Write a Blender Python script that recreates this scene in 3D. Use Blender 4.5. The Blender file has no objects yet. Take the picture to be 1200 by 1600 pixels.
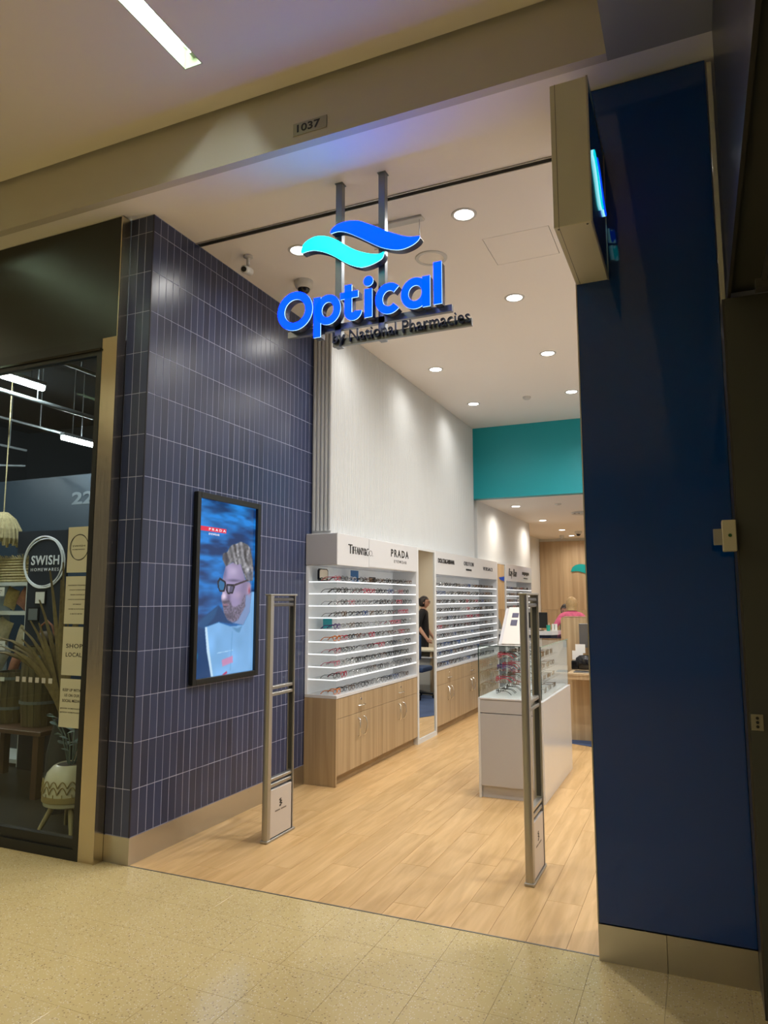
import bpy, bmesh, math, random
import numpy as np
from mathutils import Vector, Matrix

S = bpy.context.scene
COL = S.collection
random.seed(7)
PI = math.pi

# ------------------------------------------------------------------ camera
cam_d = bpy.data.cameras.new('camera')
cam = bpy.data.objects.new('camera', cam_d)
COL.objects.link(cam)
S.camera = cam
S.render.resolution_x, S.render.resolution_y = 1200, 1600
YAW, PITCH, ROLL = -0.41293, 0.121508, -0.000748
cy, sy, cp, sp, cr, sr = (math.cos(YAW), math.sin(YAW), math.cos(PITCH), math.sin(PITCH), math.cos(ROLL), math.sin(ROLL))
fwd = Vector((sy*cp, cy*cp, sp)); rt = Vector((cy, -sy, 0)); up = rt.cross(fwd)
rt2 = cr*rt + sr*up; up2 = -sr*rt + cr*up
cam.matrix_world = Matrix(((rt2.x, up2.x, -fwd.x, 3.137), (rt2.y, up2.y, -fwd.y, -3.42), (rt2.z, up2.z, -fwd.z, 1.55), (0, 0, 0, 1)))
cam_d.sensor_fit = 'VERTICAL'; cam_d.sensor_height = 36; cam_d.lens = 36*1113.3/1600
cam_d.clip_start = 0.05; cam_d.clip_end = 100

# ------------------------------------------------------------------ world and exposure
W = bpy.data.worlds.new('world'); S.world = W; W.use_nodes = True
W.node_tree.nodes['Background'].inputs[0].default_value = (0.80, 0.74, 0.60, 1)
W.node_tree.nodes['Background'].inputs[1].default_value = 0.12
S.view_settings.view_transform = 'Standard'; S.view_settings.look = 'None'
S.view_settings.exposure = 0.0; S.view_settings.gamma = 1.0; S.view_settings.use_curve_mapping = False
S.cycles.max_bounces = 10; S.cycles.glossy_bounces = 5; S.cycles.transparent_max_bounces = 24
S.cycles.sample_clamp_indirect = 4.0; S.cycles.caustics_reflective = False; S.cycles.caustics_refractive = False
S.cycles.use_denoising = True
SPOT_W, LOW_W, TUBE_E, SWISH_E, MALL_W = 118.0, 50.0, 60.0, 170.0, 132.0

# ------------------------------------------------------------------ materials
def nt(name):
    m = bpy.data.materials.new(name); m.use_nodes = True
    return m, m.node_tree.nodes, m.node_tree.links, m.node_tree.nodes['Principled BSDF']

def mat(name, c, rough=0.5, metal=0.0, coat=0.0, emit=None, es=0.0, spec=0.5, noise=0.0, nscale=8.0, rand=0.0, bump=0.0, bscale=60.0):
    m, N, L, b = nt(name)
    b.inputs['Base Color'].default_value = (*c, 1); b.inputs['Roughness'].default_value = rough
    b.inputs['Metallic'].default_value = metal; b.inputs['Coat Weight'].default_value = coat
    b.inputs['Coat Roughness'].default_value = 0.03; b.inputs['Specular IOR Level'].default_value = spec
    if emit:
        b.inputs['Emission Color'].default_value = (*emit, 1); b.inputs['Emission Strength'].default_value = es
    if noise or rand:
        hs = N.new('ShaderNodeHueSaturation'); hs.inputs['Color'].default_value = (*c, 1)
        ma = N.new('ShaderNodeMath'); ma.operation = 'MULTIPLY_ADD'; ma.inputs[1].default_value = noise*2; ma.inputs[2].default_value = 1-noise
        tc = N.new('ShaderNodeTexCoord'); no = N.new('ShaderNodeTexNoise'); no.inputs['Scale'].default_value = nscale; no.inputs['Detail'].default_value = 4
        L.new(tc.outputs['Object'], no.inputs['Vector']); L.new(no.outputs['Fac'], ma.inputs[0])
        oi = N.new('ShaderNodeObjectInfo'); mb = N.new('ShaderNodeMath'); mb.operation = 'MULTIPLY_ADD'
        mb.inputs[1].default_value = rand*2; mb.inputs[2].default_value = -rand
        L.new(oi.outputs['Random'], mb.inputs[0]); ad = N.new('ShaderNodeMath'); L.new(ma.outputs[0], ad.inputs[0]); L.new(mb.outputs[0], ad.inputs[1])
        L.new(ad.outputs[0], hs.inputs['Value']); L.new(hs.outputs[0], b.inputs['Base Color'])
    if bump:
        tc = N.new('ShaderNodeTexCoord'); no = N.new('ShaderNodeTexNoise'); no.inputs['Scale'].default_value = bscale; no.inputs['Detail'].default_value = 3
        bu = N.new('ShaderNodeBump'); bu.inputs['Strength'].default_value = bump; bu.inputs['Distance'].default_value = 0.002
        L.new(tc.outputs['Object'], no.inputs['Vector']); L.new(no.outputs['Fac'], bu.inputs['Height']); L.new(bu.outputs[0], b.inputs['Normal'])
    return m

def wood(name, c1, c2, scale=(14, 14, 0.7), rough=0.4, rand=0.0, coat=0.0):
    m, N, L, b = nt(name)
    tc = N.new('ShaderNodeTexCoord'); mp = N.new('ShaderNodeMapping'); mp.inputs['Scale'].default_value = scale
    oi = N.new('ShaderNodeObjectInfo'); mu = N.new('ShaderNodeVectorMath'); mu.operation = 'SCALE'; mu.inputs[0].default_value = (37, 53, 71)
    L.new(oi.outputs['Random'], mu.inputs['Scale'])
    ge = N.new('ShaderNodeNewGeometry')
    L.new(ge.outputs['Position'], mp.inputs['Vector'])
    if rand: L.new(mu.outputs[0], mp.inputs['Location'])
    n1 = N.new('ShaderNodeTexNoise'); n1.inputs['Scale'].default_value = 1.0; n1.inputs['Detail'].default_value = 5; n1.inputs['Distortion'].default_value = 0.6
    L.new(mp.outputs[0], n1.inputs['Vector'])
    cr_ = N.new('ShaderNodeValToRGB'); cr_.color_ramp.elements[0].position = 0.32; cr_.color_ramp.elements[1].position = 0.7
    cr_.color_ramp.elements[0].color = (*c1, 1); cr_.color_ramp.elements[1].color = (*c2, 1)
    L.new(n1.outputs['Fac'], cr_.inputs[0])
    hs = N.new('ShaderNodeHueSaturation'); L.new(cr_.outputs[0], hs.inputs['Color'])
    mb = N.new('ShaderNodeMath'); mb.operation = 'MULTIPLY_ADD'; mb.inputs[1].default_value = rand*2; mb.inputs[2].default_value = 1-rand
    L.new(oi.outputs['Random'], mb.inputs[0]); L.new(mb.outputs[0], hs.inputs['Value'])
    L.new(hs.outputs[0], b.inputs['Base Color']); b.inputs['Roughness'].default_value = rough; b.inputs['Coat Weight'].default_value = coat
    return m

def glass(name, tint=(0.9, 0.97, 0.94), rough=0.0):
    # thin pane: mostly see-through with a Fresnel reflection
    m, N, L, b = nt(name); N.remove(b)
    tr = N.new('ShaderNodeBsdfTransparent'); tr.inputs[0].default_value = (*tint, 1)
    gl = N.new('ShaderNodeBsdfGlossy'); gl.inputs['Roughness'].default_value = rough
    fr = N.new('ShaderNodeFresnel'); fr.inputs[0].default_value = 1.45
    ge = N.new('ShaderNodeNewGeometry'); iv = N.new('ShaderNodeMath'); iv.operation = 'SUBTRACT'; iv.inputs[0].default_value = 1.0; L.new(ge.outputs['Backfacing'], iv.inputs[1])
    ma = N.new('ShaderNodeMath'); ma.operation = 'MULTIPLY'; L.new(fr.outputs[0], ma.inputs[0]); L.new(iv.outputs[0], ma.inputs[1])
    mx = N.new('ShaderNodeMixShader'); L.new(ma.outputs[0], mx.inputs[0]); L.new(tr.outputs[0], mx.inputs[1]); L.new(gl.outputs[0], mx.inputs[2])
    L.new(mx.outputs[0], N['Material Output'].inputs[0])
    return m

def acrylic_white(name):
    m, N, L, b = nt(name)
    b.inputs['Base Color'].default_value = (0.88, 0.89, 0.90, 1); b.inputs['Roughness'].default_value = 0.2
    tr = N.new('ShaderNodeBsdfTransparent'); tr.inputs[0].default_value = (0.97, 0.98, 0.98, 1)
    mx = N.new('ShaderNodeMixShader'); mx.inputs[0].default_value = 0.35
    L.new(tr.outputs[0], mx.inputs[1]); L.new(b.outputs[0], mx.inputs[2]); L.new(mx.outputs[0], N['Material Output'].inputs[0])
    return m

def terrazzo(name):
    m, N, L, b = nt(name)
    ge = N.new('ShaderNodeNewGeometry')
    n1 = N.new('ShaderNodeTexNoise'); n1.inputs['Scale'].default_value = 2.2; n1.inputs['Detail'].default_value = 6
    L.new(ge.outputs['Position'], n1.inputs['Vector'])
    r1 = N.new('ShaderNodeValToRGB'); r1.color_ramp.elements[0].color = (0.53, 0.41, 0.19, 1); r1.color_ramp.elements[1].color = (0.64, 0.51, 0.255, 1)
    L.new(n1.outputs['Fac'], r1.inputs[0])
    col = r1.outputs[0]
    for sc, th, c in ((70, 0.24, (0.30, 0.20, 0.11)), (110, 0.30, (0.78, 0.72, 0.56)), (48, 0.17, (0.16, 0.11, 0.07))):
        vo = N.new('ShaderNodeTexVoronoi'); vo.inputs['Scale'].default_value = sc
        L.new(ge.outputs['Position'], vo.inputs['Vector'])
        lt = N.new('ShaderNodeMath'); lt.operation = 'LESS_THAN'; lt.inputs[1].default_value = th; L.new(vo.outputs['Distance'], lt.inputs[0])
        sx = N.new('ShaderNodeSeparateColor'); L.new(vo.outputs['Color'], sx.inputs[0])
        g2 = N.new('ShaderNodeMath'); g2.operation = 'GREATER_THAN'; g2.inputs[1].default_value = 0.55; L.new(sx.outputs[0], g2.inputs[0])
        mu = N.new('ShaderNodeMath'); mu.operation = 'MULTIPLY'; L.new(lt.outputs[0], mu.inputs[0]); L.new(g2.outputs[0], mu.inputs[1])
        m2 = N.new('ShaderNodeMath'); m2.operation = 'MULTIPLY'; m2.inputs[1].default_value = 0.7; L.new(mu.outputs[0], m2.inputs[0])
        mx = N.new('ShaderNodeMix'); mx.data_type = 'RGBA'; mx.inputs[7].default_value = (*c, 1)
        L.new(m2.outputs[0], mx.inputs[0]); L.new(col, mx.inputs[6]); col = mx.outputs[2]
    L.new(col, b.inputs['Base Color'])
    b.inputs['Roughness'].default_value = 0.13; b.inputs['Specular IOR Level'].default_value = 0.6
    no = N.new('ShaderNodeTexNoise'); no.inputs['Scale'].default_value = 14; no.inputs['Detail'].default_value = 2; L.new(ge.outputs['Position'], no.inputs['Vector'])
    bu = N.new('ShaderNodeBump'); bu.inputs['Strength'].default_value = 0.05; bu.inputs['Distance'].default_value = 0.004
    L.new(no.outputs['Fac'], bu.inputs['Height']); L.new(bu.outputs[0], b.inputs['Normal'])
    return m

def brushed(name, c, rough=0.3, sc=(2, 2, 90)):
    m, N, L, b = nt(name)
    b.inputs['Base Color'].default_value = (*c, 1); b.inputs['Metallic'].default_value = 1.0
    ge = N.new('ShaderNodeNewGeometry'); mp = N.new('ShaderNodeMapping'); mp.inputs['Scale'].default_value = sc
    no = N.new('ShaderNodeTexNoise'); no.inputs['Scale'].default_value = 3; no.inputs['Detail'].default_value = 4
    L.new(ge.outputs['Position'], mp.inputs[0]); L.new(mp.outputs[0], no.inputs['Vector'])
    mr = N.new('ShaderNodeMapRange'); mr.inputs[3].default_value = rough-0.08; mr.inputs[4].default_value = rough+0.12
    L.new(no.outputs['Fac'], mr.inputs[0]); L.new(mr.outputs[0], b.inputs['Roughness'])
    n2 = N.new('ShaderNodeTexNoise'); n2.inputs['Scale'].default_value = 5; L.new(ge.outputs['Position'], n2.inputs['Vector'])
    bu = N.new('ShaderNodeBump'); bu.inputs['Strength'].default_value = 0.12; bu.inputs['Distance'].default_value = 0.01
    L.new(n2.outputs['Fac'], bu.inputs['Height']); L.new(bu.outputs[0], b.inputs['Normal'])
    return m

def vcol_emit(name, strength):
    m, N, L, b = nt(name)
    at = N.new('ShaderNodeAttribute'); at.attribute_name = 'Col'
    b.inputs['Base Color'].default_value = (0.01, 0.01, 0.01, 1); b.inputs['Roughness'].default_value = 0.15
    L.new(at.outputs['Color'], b.inputs['Emission Color']); b.inputs['Emission Strength'].default_value = strength
    return m

M = dict(
    ceil_mall=mat('ceiling_paint_mall', (0.82, 0.77, 0.68), 0.75, noise=0.02, nscale=1.2),
    ceil_shop=mat('ceiling_paint_shop', (0.88, 0.85, 0.82), 0.7, noise=0.02, nscale=1.5),
    ceil_low=mat('ceiling_paint_low', (0.84, 0.80, 0.74), 0.7),
    bulk=mat('bulkhead_paint', (0.56, 0.53, 0.46), 0.6, noise=0.02),
    white=mat('white_paint', (0.68, 0.695, 0.69), 0.55),
    white_gloss=mat('white_gloss_laminate', (0.70, 0.705, 0.715), 0.18),
    grey_lam=mat('pale_grey_laminate', (0.50, 0.49, 0.50), 0.3),
    flute=mat('fluted_white', (0.60, 0.615, 0.61), 0.5),
    teal=mat('teal_paint', (0.005, 0.32, 0.38), 0.45),
    beige=mat('beige_paint', (0.62, 0.60, 0.52), 0.6),
    tile=mat('navy_tile_glaze', (0.034, 0.046, 0.102), 0.28, rand=0.22, noise=0.05),
    tile_dark=mat('navy_tile_edge', (0.01, 0.011, 0.03), 0.35),
    grout=mat('tile_grout', (0.40, 0.42, 0.58), 0.8),
    blue=mat('blue_gloss_panel', (0.0, 0.040, 0.23), 0.06, coat=0.4),
    steel=brushed('brushed_steel', (0.58, 0.56, 0.52), 0.30),
    steel_post=brushed('polished_steel', (0.66, 0.58, 0.44), 0.2, (90, 90, 2)),
    alu=mat('satin_aluminium', (0.44, 0.43, 0.40), 0.38, 0.85),
    alu_dark=mat('grey_aluminium', (0.17, 0.17, 0.17), 0.4, 0.7),
    rod=mat('sign_rod_grey', (0.22, 0.24, 0.26), 0.35, 0.8),
    black=mat('black_satin', (0.008, 0.009, 0.008), 0.4),
    black_gloss=mat('black_gloss', (0.006, 0.006, 0.007), 0.12),
    fascia=mat('black_fascia', (0.010, 0.013, 0.011), 0.3),
    door_dark=mat('dark_bronze_metal', (0.062, 0.065, 0.058), 0.45, 0.2),
    door_edge=mat('dark_bronze_return', (0.09, 0.088, 0.084), 0.3, 0.6),
    soffit_shaded=mat('shaded_soffit', (0.34, 0.35, 0.34), 0.7),  # shade of the unlit soffit is put into this darker grey
    terrazzo=terrazzo('polished_terrazzo'),
    grout_floor=mat('floor_grout', (0.42, 0.34, 0.20), 0.7),
    plank=wood('vinyl_plank', (0.52, 0.32, 0.13), (0.68, 0.45, 0.215), (22, 2.2, 22), 0.36, rand=0.05),
    plank_gap=mat('plank_gap', (0.38, 0.24, 0.11), 0.7),
    oak=wood('pale_oak_laminate', (0.36, 0.25, 0.135), (0.52, 0.39, 0.23), (24, 24, 0.6), 0.42),
    oak_wall=wood('oak_wall_panel', (0.40, 0.28, 0.16), (0.56, 0.42, 0.26), (12, 12, 0.35), 0.45, rand=0.06),
    oak_dark=wood('oak_kick', (0.30, 0.21, 0.11), (0.42, 0.31, 0.18), (3, 3, 24), 0.45),
    chrome=mat('chrome', (0.75, 0.74, 0.70), 0.15, 1.0),
    acrylic=glass('clear_acrylic', (0.975, 0.985, 0.985)),
    case_glass=glass('case_glass', (0.965, 0.985, 0.975)),
    shop_glass=glass('shopfront_glass', (0.90, 0.94, 0.92)),
    edge=mat('dark_glass_edge', (0.02, 0.05, 0.045), 0.1),
    edge_green=mat('green_glass_edge', (0.30, 0.48, 0.42), 0.1),
    led=mat('lit_shelf_edge', (0.9, 0.9, 0.9), 0.4, emit=(0.95, 0.98, 1.0), es=1.0),
    shelf=acrylic_white('white_acrylic_shelf'),
    rackback=mat('rack_back_glow', (0.80, 0.81, 0.82), 0.35, noise=0.04, nscale=3, emit=(0.95, 0.98, 1.0), es=0.10),  # weak glow added to brighten the inside of the racks
    print_black=mat('black_print', (0.012, 0.012, 0.012), 0.5),
    mirror=mat('mirror_silver', (0.90, 0.92, 0.90), 0.01, 1.0),
    disc=mat('downlight_diffuser', (1, 1, 1), 0.5, emit=(1.0, 0.96, 0.90), es=14.0),
    disc_soft=mat('added_mall_diffuser', (1, 1, 1), 0.5, emit=(1.0, 0.88, 0.65), es=3.0),
    tube=mat('fluorescent_tube', (1, 1, 1), 0.5, emit=(0.93, 1.0, 0.95), es=TUBE_E),
    troffer=mat('troffer_white', (0.42, 0.50, 0.36), 0.5),
    sign_blue=mat('sign_face_blue', (0.0, 0.01, 0.08), 0.5, spec=0.1, emit=(0.0, 0.0105, 1.0), es=13.0),
    blade_blue=mat('blade_wave_blue', (0.0, 0.02, 0.1), 0.4, emit=(0.0, 0.07, 1.0), es=0.9), blade_aqua=mat('blade_wave_aqua', (0.0, 0.1, 0.1), 0.4, emit=(0.0, 0.75, 0.85), es=0.9), blade_edge=mat('blade_lit_edge', (0.5, 0.8, 0.9), 0.4, emit=(0.35, 0.9, 1.0), es=1.0),
    sign_aqua=mat('sign_face_aqua', (0.0, 0.2, 0.2), 0.3, emit=(0.0, 0.52, 0.52), es=13.0),
    sign_edge=mat('lit_acrylic_edge', (0.5, 0.8, 1.0), 0.3, emit=(0.45, 0.80, 1.0), es=1.6),
    sign_navy=mat('sign_return_navy', (0.008, 0.02, 0.07), 0.35),
    letter_navy=mat('navy_lettering', (0.010, 0.028, 0.10), 0.35),
    sign_halo=mat('halo_led_blue', (0.02, 0.1, 0.5), 0.4, emit=(0.05, 0.22, 1.0), es=5.0),
    blade=mat('cream_metal', (0.66, 0.64, 0.55), 0.3),
    blade_face=mat('blade_face_navy', (0.012, 0.05, 0.09), 0.12, coat=0.4),
    plate=mat('engraved_plate', (0.33, 0.31, 0.24), 0.4, 0.6),
    screen=vcol_emit('screen_picture', 1.0),
    placard=mat('pale_placard', (0.62, 0.57, 0.52), 0.4),
    grey_text=mat('grey_print', (0.16, 0.14, 0.12), 0.5),
    carpet=mat('blue_carpet', (0.045, 0.075, 0.16), 0.95, noise=0.5, nscale=3, bump=0.6, bscale=400),
    navy_lam=mat('navy_laminate', (0.012, 0.018, 0.045), 0.3),
    blue_fab=mat('blue_upholstery', (0.03, 0.06, 0.14), 0.9),
    teal_flat=mat('teal_logo', (0.0, 0.33, 0.33), 0.4), royal_flat=mat('royal_logo', (0.01, 0.06, 0.45), 0.4),
    cam_white=mat('camera_white', (0.6, 0.6, 0.58), 0.4), dome=mat('smoked_dome', (0.01, 0.01, 0.012), 0.08),
    cream=mat('cream_box', (0.55, 0.51, 0.38), 0.4), green=mat('green_button', (0.01, 0.10, 0.02), 0.4),
    paper=mat('white_paper', (0.78, 0.78, 0.75), 0.7), poster=mat('cream_paper', (0.46, 0.46, 0.33), 0.7, emit=(0.46, 0.46, 0.33), es=0.0),
    teal_card=mat('teal_card', (0.0, 0.35, 0.42), 0.5), blue_card=mat('blue_card', (0.03, 0.16, 0.42), 0.5), photo=mat('dark_photo', (0.05, 0.045, 0.09), 0.5),
    lens=glass('lens_clear', (0.93, 0.95, 0.95)), lens_dark=mat('lens_smoke', (0.05, 0.05, 0.05), 0.1),
    pink=mat('pink_fabric', (0.72, 0.14, 0.26), 0.8, noise=0.35, nscale=22), skin=mat('skin', (0.58, 0.32, 0.22), 0.55),
    blackcloth=mat('black_cloth', (0.008, 0.008, 0.010), 0.85), hair_dark=mat('dark_hair', (0.018, 0.011, 0.008), 0.5), hair_blonde=mat('blonde_hair', (0.50, 0.34, 0.16), 0.5, noise=0.3, nscale=40),
    lip=mat('lip', (0.42, 0.10, 0.09), 0.5), eye=mat('eye_dark', (0.02, 0.015, 0.012), 0.2), shoe=mat('black_shoe', (0.01, 0.01, 0.01), 0.3), trouser=mat('dark_trousers', (0.015, 0.016, 0.025), 0.8),
    sw_floor=mat('dark_shop_floor', (0.030, 0.028, 0.020), 0.3), sw_dark=mat('charcoal_paint', (0.022, 0.028, 0.032), 0.6), sw_navy=mat('slate_blue_paint', (0.016, 0.034, 0.052), 0.5),
    sw_grey=mat('pipe_grey', (0.16, 0.18, 0.19), 0.5), sw_board=mat('sign_board_slate', (0.020, 0.026, 0.038), 0.4),
    sw_letters=mat('white_lettering', (0.80, 0.84, 0.90), 0.5), sw_reflect=mat('reflection_lettering', (0.13, 0.16, 0.18), 0.5),
    straw=mat('woven_straw', (0.48, 0.41, 0.22), 0.9, noise=0.45, nscale=45), rattan=mat('rattan', (0.20, 0.13, 0.05), 0.8, noise=0.4, nscale=50),
    barrel=wood('stained_barrel', (0.085, 0.065, 0.03), (0.16, 0.13, 0.065), (20, 20, 2), 0.5), table_wood=mat('dark_table', (0.09, 0.045, 0.025), 0.4),
    cush_a=mat('cushion_cream', (0.42, 0.37, 0.25), 0.9, noise=0.4, nscale=30), cush_b=mat('cushion_rust', (0.30, 0.13, 0.08), 0.9, noise=0.4, nscale=25),
    cush_c=mat('cushion_brown', (0.10, 0.075, 0.05), 0.9, noise=0.4, nscale=30), cush_d=mat('cushion_mustard', (0.36, 0.27, 0.10), 0.9, noise=0.4, nscale=35), cush_e=mat('cushion_grey', (0.30, 0.30, 0.27), 0.9, noise=0.4, nscale=30),
    pot=mat('ceramic_cream', (0.62, 0.58, 0.44), 0.25), pot_band=mat('woven_band', (0.32, 0.24, 0.10), 0.8), leg_wood=mat('pale_timber', (0.42, 0.34, 0.17), 0.5),
    leaf=mat('grey_green_leaf', (0.10, 0.16, 0.15), 0.5), palm=mat('dried_palm', (0.20, 0.15, 0.07), 0.8, noise=0.4, nscale=30), sw_white=mat('white_shelf', (0.62, 0.66, 0.64), 0.5),
    sw_tube=mat('batten_tube', (1, 1, 1), 0.5, emit=(0.92, 0.97, 1.0), es=SWISH_E), decal=mat('frosted_decal', (0.42, 0.42, 0.38), 0.6), soil=mat('potting_soil', (0.03, 0.022, 0.015), 0.9),
)

# ------------------------------------------------------------------ mesh helpers
class MB:
    def __init__(s): s.v = []; s.f = []; s.m = []
    def add(s, verts, faces, mi=0):
        o = len(s.v); s.v += [tuple(p) for p in verts]
        for f in faces: s.f.append([i+o for i in f]); s.m.append(mi)
        return s
    def box(s, a, b, mi=0, bev=0.0, seg=1):
        lo = [min(a[i], b[i]) for i in range(3)]; hi = [max(a[i], b[i]) for i in range(3)]
        if not bev:
            x0, y0, z0 = lo; x1, y1, z1 = hi
            return s.add([(x0, y0, z0), (x1, y0, z0), (x1, y1, z0), (x0, y1, z0), (x0, y0, z1), (x1, y0, z1), (x1, y1, z1), (x0, y1, z1)],
                         [(0, 3, 2, 1), (4, 5, 6, 7), (0, 1, 5, 4), (1, 2, 6, 5), (2, 3, 7, 6), (3, 0, 4, 7)], mi)
        bm = bmesh.new(); bmesh.ops.create_cube(bm, size=1.0)
        for v in bm.verts:
            for i in range(3): v.co[i] = lo[i] if v.co[i] < 0 else hi[i]
        bmesh.ops.bevel(bm, geom=list(bm.edges), offset=min(bev, 0.49*min(hi[i]-lo[i] for i in range(3))), segments=seg, affect='EDGES', profile=0.5)
        bm.verts.index_update()
        s.add([v.co[:] for v in bm.verts], [[v.index for v in f.verts] for f in bm.faces], mi); bm.free(); return s
    def prism(s, poly, axis, a, b, mi=0, caps=True, mi_side=None):
        # poly in the two other axes: axis x -> (y,z), y -> (x,z), z -> (x,y)
        area = sum(poly[i][0]*poly[(i+1) % len(poly)][1]-poly[(i+1) % len(poly)][0]*poly[i][1] for i in range(len(poly)))
        if (area < 0) != (axis == 'y'): poly = poly[::-1]
        if a > b: a, b = b, a
        mk = {'x': lambda p, t: (t, p[0], p[1]), 'y': lambda p, t: (p[0], t, p[1]), 'z': lambda p, t: (p[0], p[1], t)}[axis]
        n = len(poly); vs = [mk(p, a) for p in poly]+[mk(p, b) for p in poly]
        ms = mi if mi_side is None else mi_side
        s.add(vs, [[i, (i+1) % n, (i+1) % n+n, i+n] for i in range(n)], ms)
        if caps: s.add(vs, [list(range(n))[::-1], [i+n for i in range(n)]], mi)
        return s
    def tube(s, pts, r, n=8, closed=False, mi=0, cap=True):
        P = [Vector(p) for p in pts]; k = len(P); R = r if isinstance(r, (list, tuple)) else [r]*k
        vs = []; prev = None
        for i, p in enumerate(P):
            if closed: t = P[(i+1) % k]-P[i-1]
            else: t = P[min(i+1, k-1)]-P[max(i-1, 0)]
            t.normalize()
            if prev is None:
                u = t.cross(Vector((0, 0, 1)));
                if u.length < 0.1: u = t.cross(Vector((1, 0, 0)))
            else: u = prev-t*prev.dot(t)
            u.normalize(); prev = u; w = t.cross(u)
            vs += [p+R[i]*(math.cos(2*PI*j/n)*u+math.sin(2*PI*j/n)*w) for j in range(n)]
        fs = []
        for i in range(k if closed else k-1):
            i2 = (i+1) % k
            for j in range(n): fs.append([i*n+j, i*n+(j+1) % n, i2*n+(j+1) % n, i2*n+j])
        if cap and not closed: fs += [list(range(n))[::-1], [(k-1)*n+j for j in range(n)]]
        return s.add(vs, fs, mi)
    def lathe(s, prof, c=(0, 0, 0), n=20, mi=0, axis='z', sx=1.0, sy_=1.0, caps=True):
        vs = []; fs = []; k = len(prof)
        for r, z in prof:
            for j in range(n):
                a = 2*PI*j/n; q = (r*math.cos(a)*sx, r*math.sin(a)*sy_, z)
                if axis == 'y': q = (q[0], -q[2], q[1])
                elif axis == 'x': q = (q[2], q[0], q[1])
                vs.append((q[0]+c[0], q[1]+c[1], q[2]+c[2]))
        for i in range(k-1):
            for j in range(n): fs.append([i*n+j, i*n+(j+1) % n, (i+1)*n+(j+1) % n, (i+1)*n+j])
        if caps and prof[0][0] > 1e-3: fs.append(list(range(n))[::-1])
        if caps and prof[-1][0] > 1e-3: fs.append([(k-1)*n+j for j in range(n)])
        return s.add(vs, fs, mi)
    def ball(s, c, r, n=14, mi=0, k=9):
        rr = r if isinstance(r, (tuple, list)) else (r, r, r)
        prof = [(max(math.sin(PI*i/(k-1)), 1e-4), -math.cos(PI*i/(k-1))) for i in range(k)]
        o = len(s.v); s.lathe(prof, (0, 0, 0), n, mi)
        for i in range(o, len(s.v)):
            v = s.v[i]; s.v[i] = (v[0]*rr[0]+c[0], v[1]*rr[1]+c[1], v[2]*rr[2]+c[2])
        return s
    def xf(s, fn, start=0):
        for i in range(start, len(s.v)): s.v[i] = tuple(fn(Vector(s.v[i])))
        return s

def mesh_of(mb, name, mats, origin=(0, 0, 0), smooth=None):
    me = bpy.data.meshes.new(name)
    ox, oy, oz = origin
    me.from_pydata([(x-ox, y-oy, z-oz) for x, y, z in mb.v], [], mb.f)
    for m in (mats if isinstance(mats, (list, tuple)) else [mats]): me.materials.append(m)
    me.polygons.foreach_set('material_index', mb.m)
    if smooth is not None:
        me.polygons.foreach_set('use_smooth', [True]*len(me.polygons)); me.set_sharp_from_angle(angle=math.radians(smooth))
    me.update(); return me

WL = {}   # object name -> world location (no object that carries parts is rotated)
def link(name, data, parent=None, loc=None):
    o = bpy.data.objects.new(name, data); COL.objects.link(o)
    pl = WL[parent.name] if parent is not None else Vector((0, 0, 0))
    wl = Vector(loc) if loc is not None else pl.copy()
    if parent is not None: o.parent = parent
    o.location = wl-pl; WL[o.name] = wl
    return o
def tag(o, label=None, cat=None, group=None, kind=None):
    if label: o['label'] = label
    if cat: o['category'] = cat
    if group: o['group'] = group
    if kind: o['kind'] = kind
    return o
def thing(name, label, cat, loc, group=None):
    return tag(link(name, None, None, loc), label, cat, group)
def obj(name, mb, mats, parent=None, label=None, cat=None, group=None, kind=None, smooth=None, loc=None):
    if parent is None and loc is None:
        xs = [v[0] for v in mb.v]; ys = [v[1] for v in mb.v]; zs = [v[2] for v in mb.v]
        loc = ((min(xs)+max(xs))/2, (min(ys)+max(ys))/2, min(zs))
    org = loc if loc is not None else WL[parent.name]
    o = link(name, mesh_of(mb, name, mats, org, smooth), parent, org)
    return tag(o, label, cat, group, kind)
def part(name, mb, mats, parent, label=None, smooth=None, kind=None): return obj(name, mb, mats, parent, label, smooth=smooth, kind=kind)
def struct(name, mb, mats, smooth=None, label=None): return obj(name, mb, mats, None, label, kind='structure', smooth=smooth)
def B(a, b, bev=0.0, mi=0, seg=1): return MB().box(a, b, mi, bev, seg)

def text_mb(body, bold=0.0, extrude=0.0, spacing=1.0, shear=0.0):
    cu = bpy.data.curves.new('txt', 'FONT'); cu.body = body; cu.size = 1.0; cu.offset = bold; cu.extrude = extrude; cu.space_character = spacing; cu.shear = shear; cu.resolution_u = 3
    o = bpy.data.objects.new('txt', cu); COL.objects.link(o)
    dg = bpy.context.evaluated_depsgraph_get(); dg.update()
    me = bpy.data.meshes.new_from_object(o.evaluated_get(dg))
    mb = MB(); mb.add([v.co[:] for v in me.vertices], [list(p.vertices) for p in me.polygons])
    bpy.data.objects.remove(o); bpy.data.curves.remove(cu); bpy.data.meshes.remove(me)
    return mb
def fit_text(body, u0, u1, w0, w1, depth, place, **k):
    # fits the lettering into a box u0..u1 by w0..w1; place(u, w, d) gives the point in the room
    mb = text_mb(body, extrude=0.5, **k)
    xs = [v[0] for v in mb.v]; ys = [v[1] for v in mb.v]
    a, b, c, d = min(xs), max(xs), min(ys), max(ys)
    mb.v = [place(u0+(x-a)/(b-a)*(u1-u0), w0+(y-c)/(d-c)*(w1-w0), (0.5-z)*depth) for x, y, z in mb.v]
    return mb
front = lambda y: (lambda u, w, d: (u, y+d, w))          # facing -y, reads left to right along +x
side = lambda x: (lambda u, w, d: (x-d, u, w))            # facing +x, reads along +y

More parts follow.
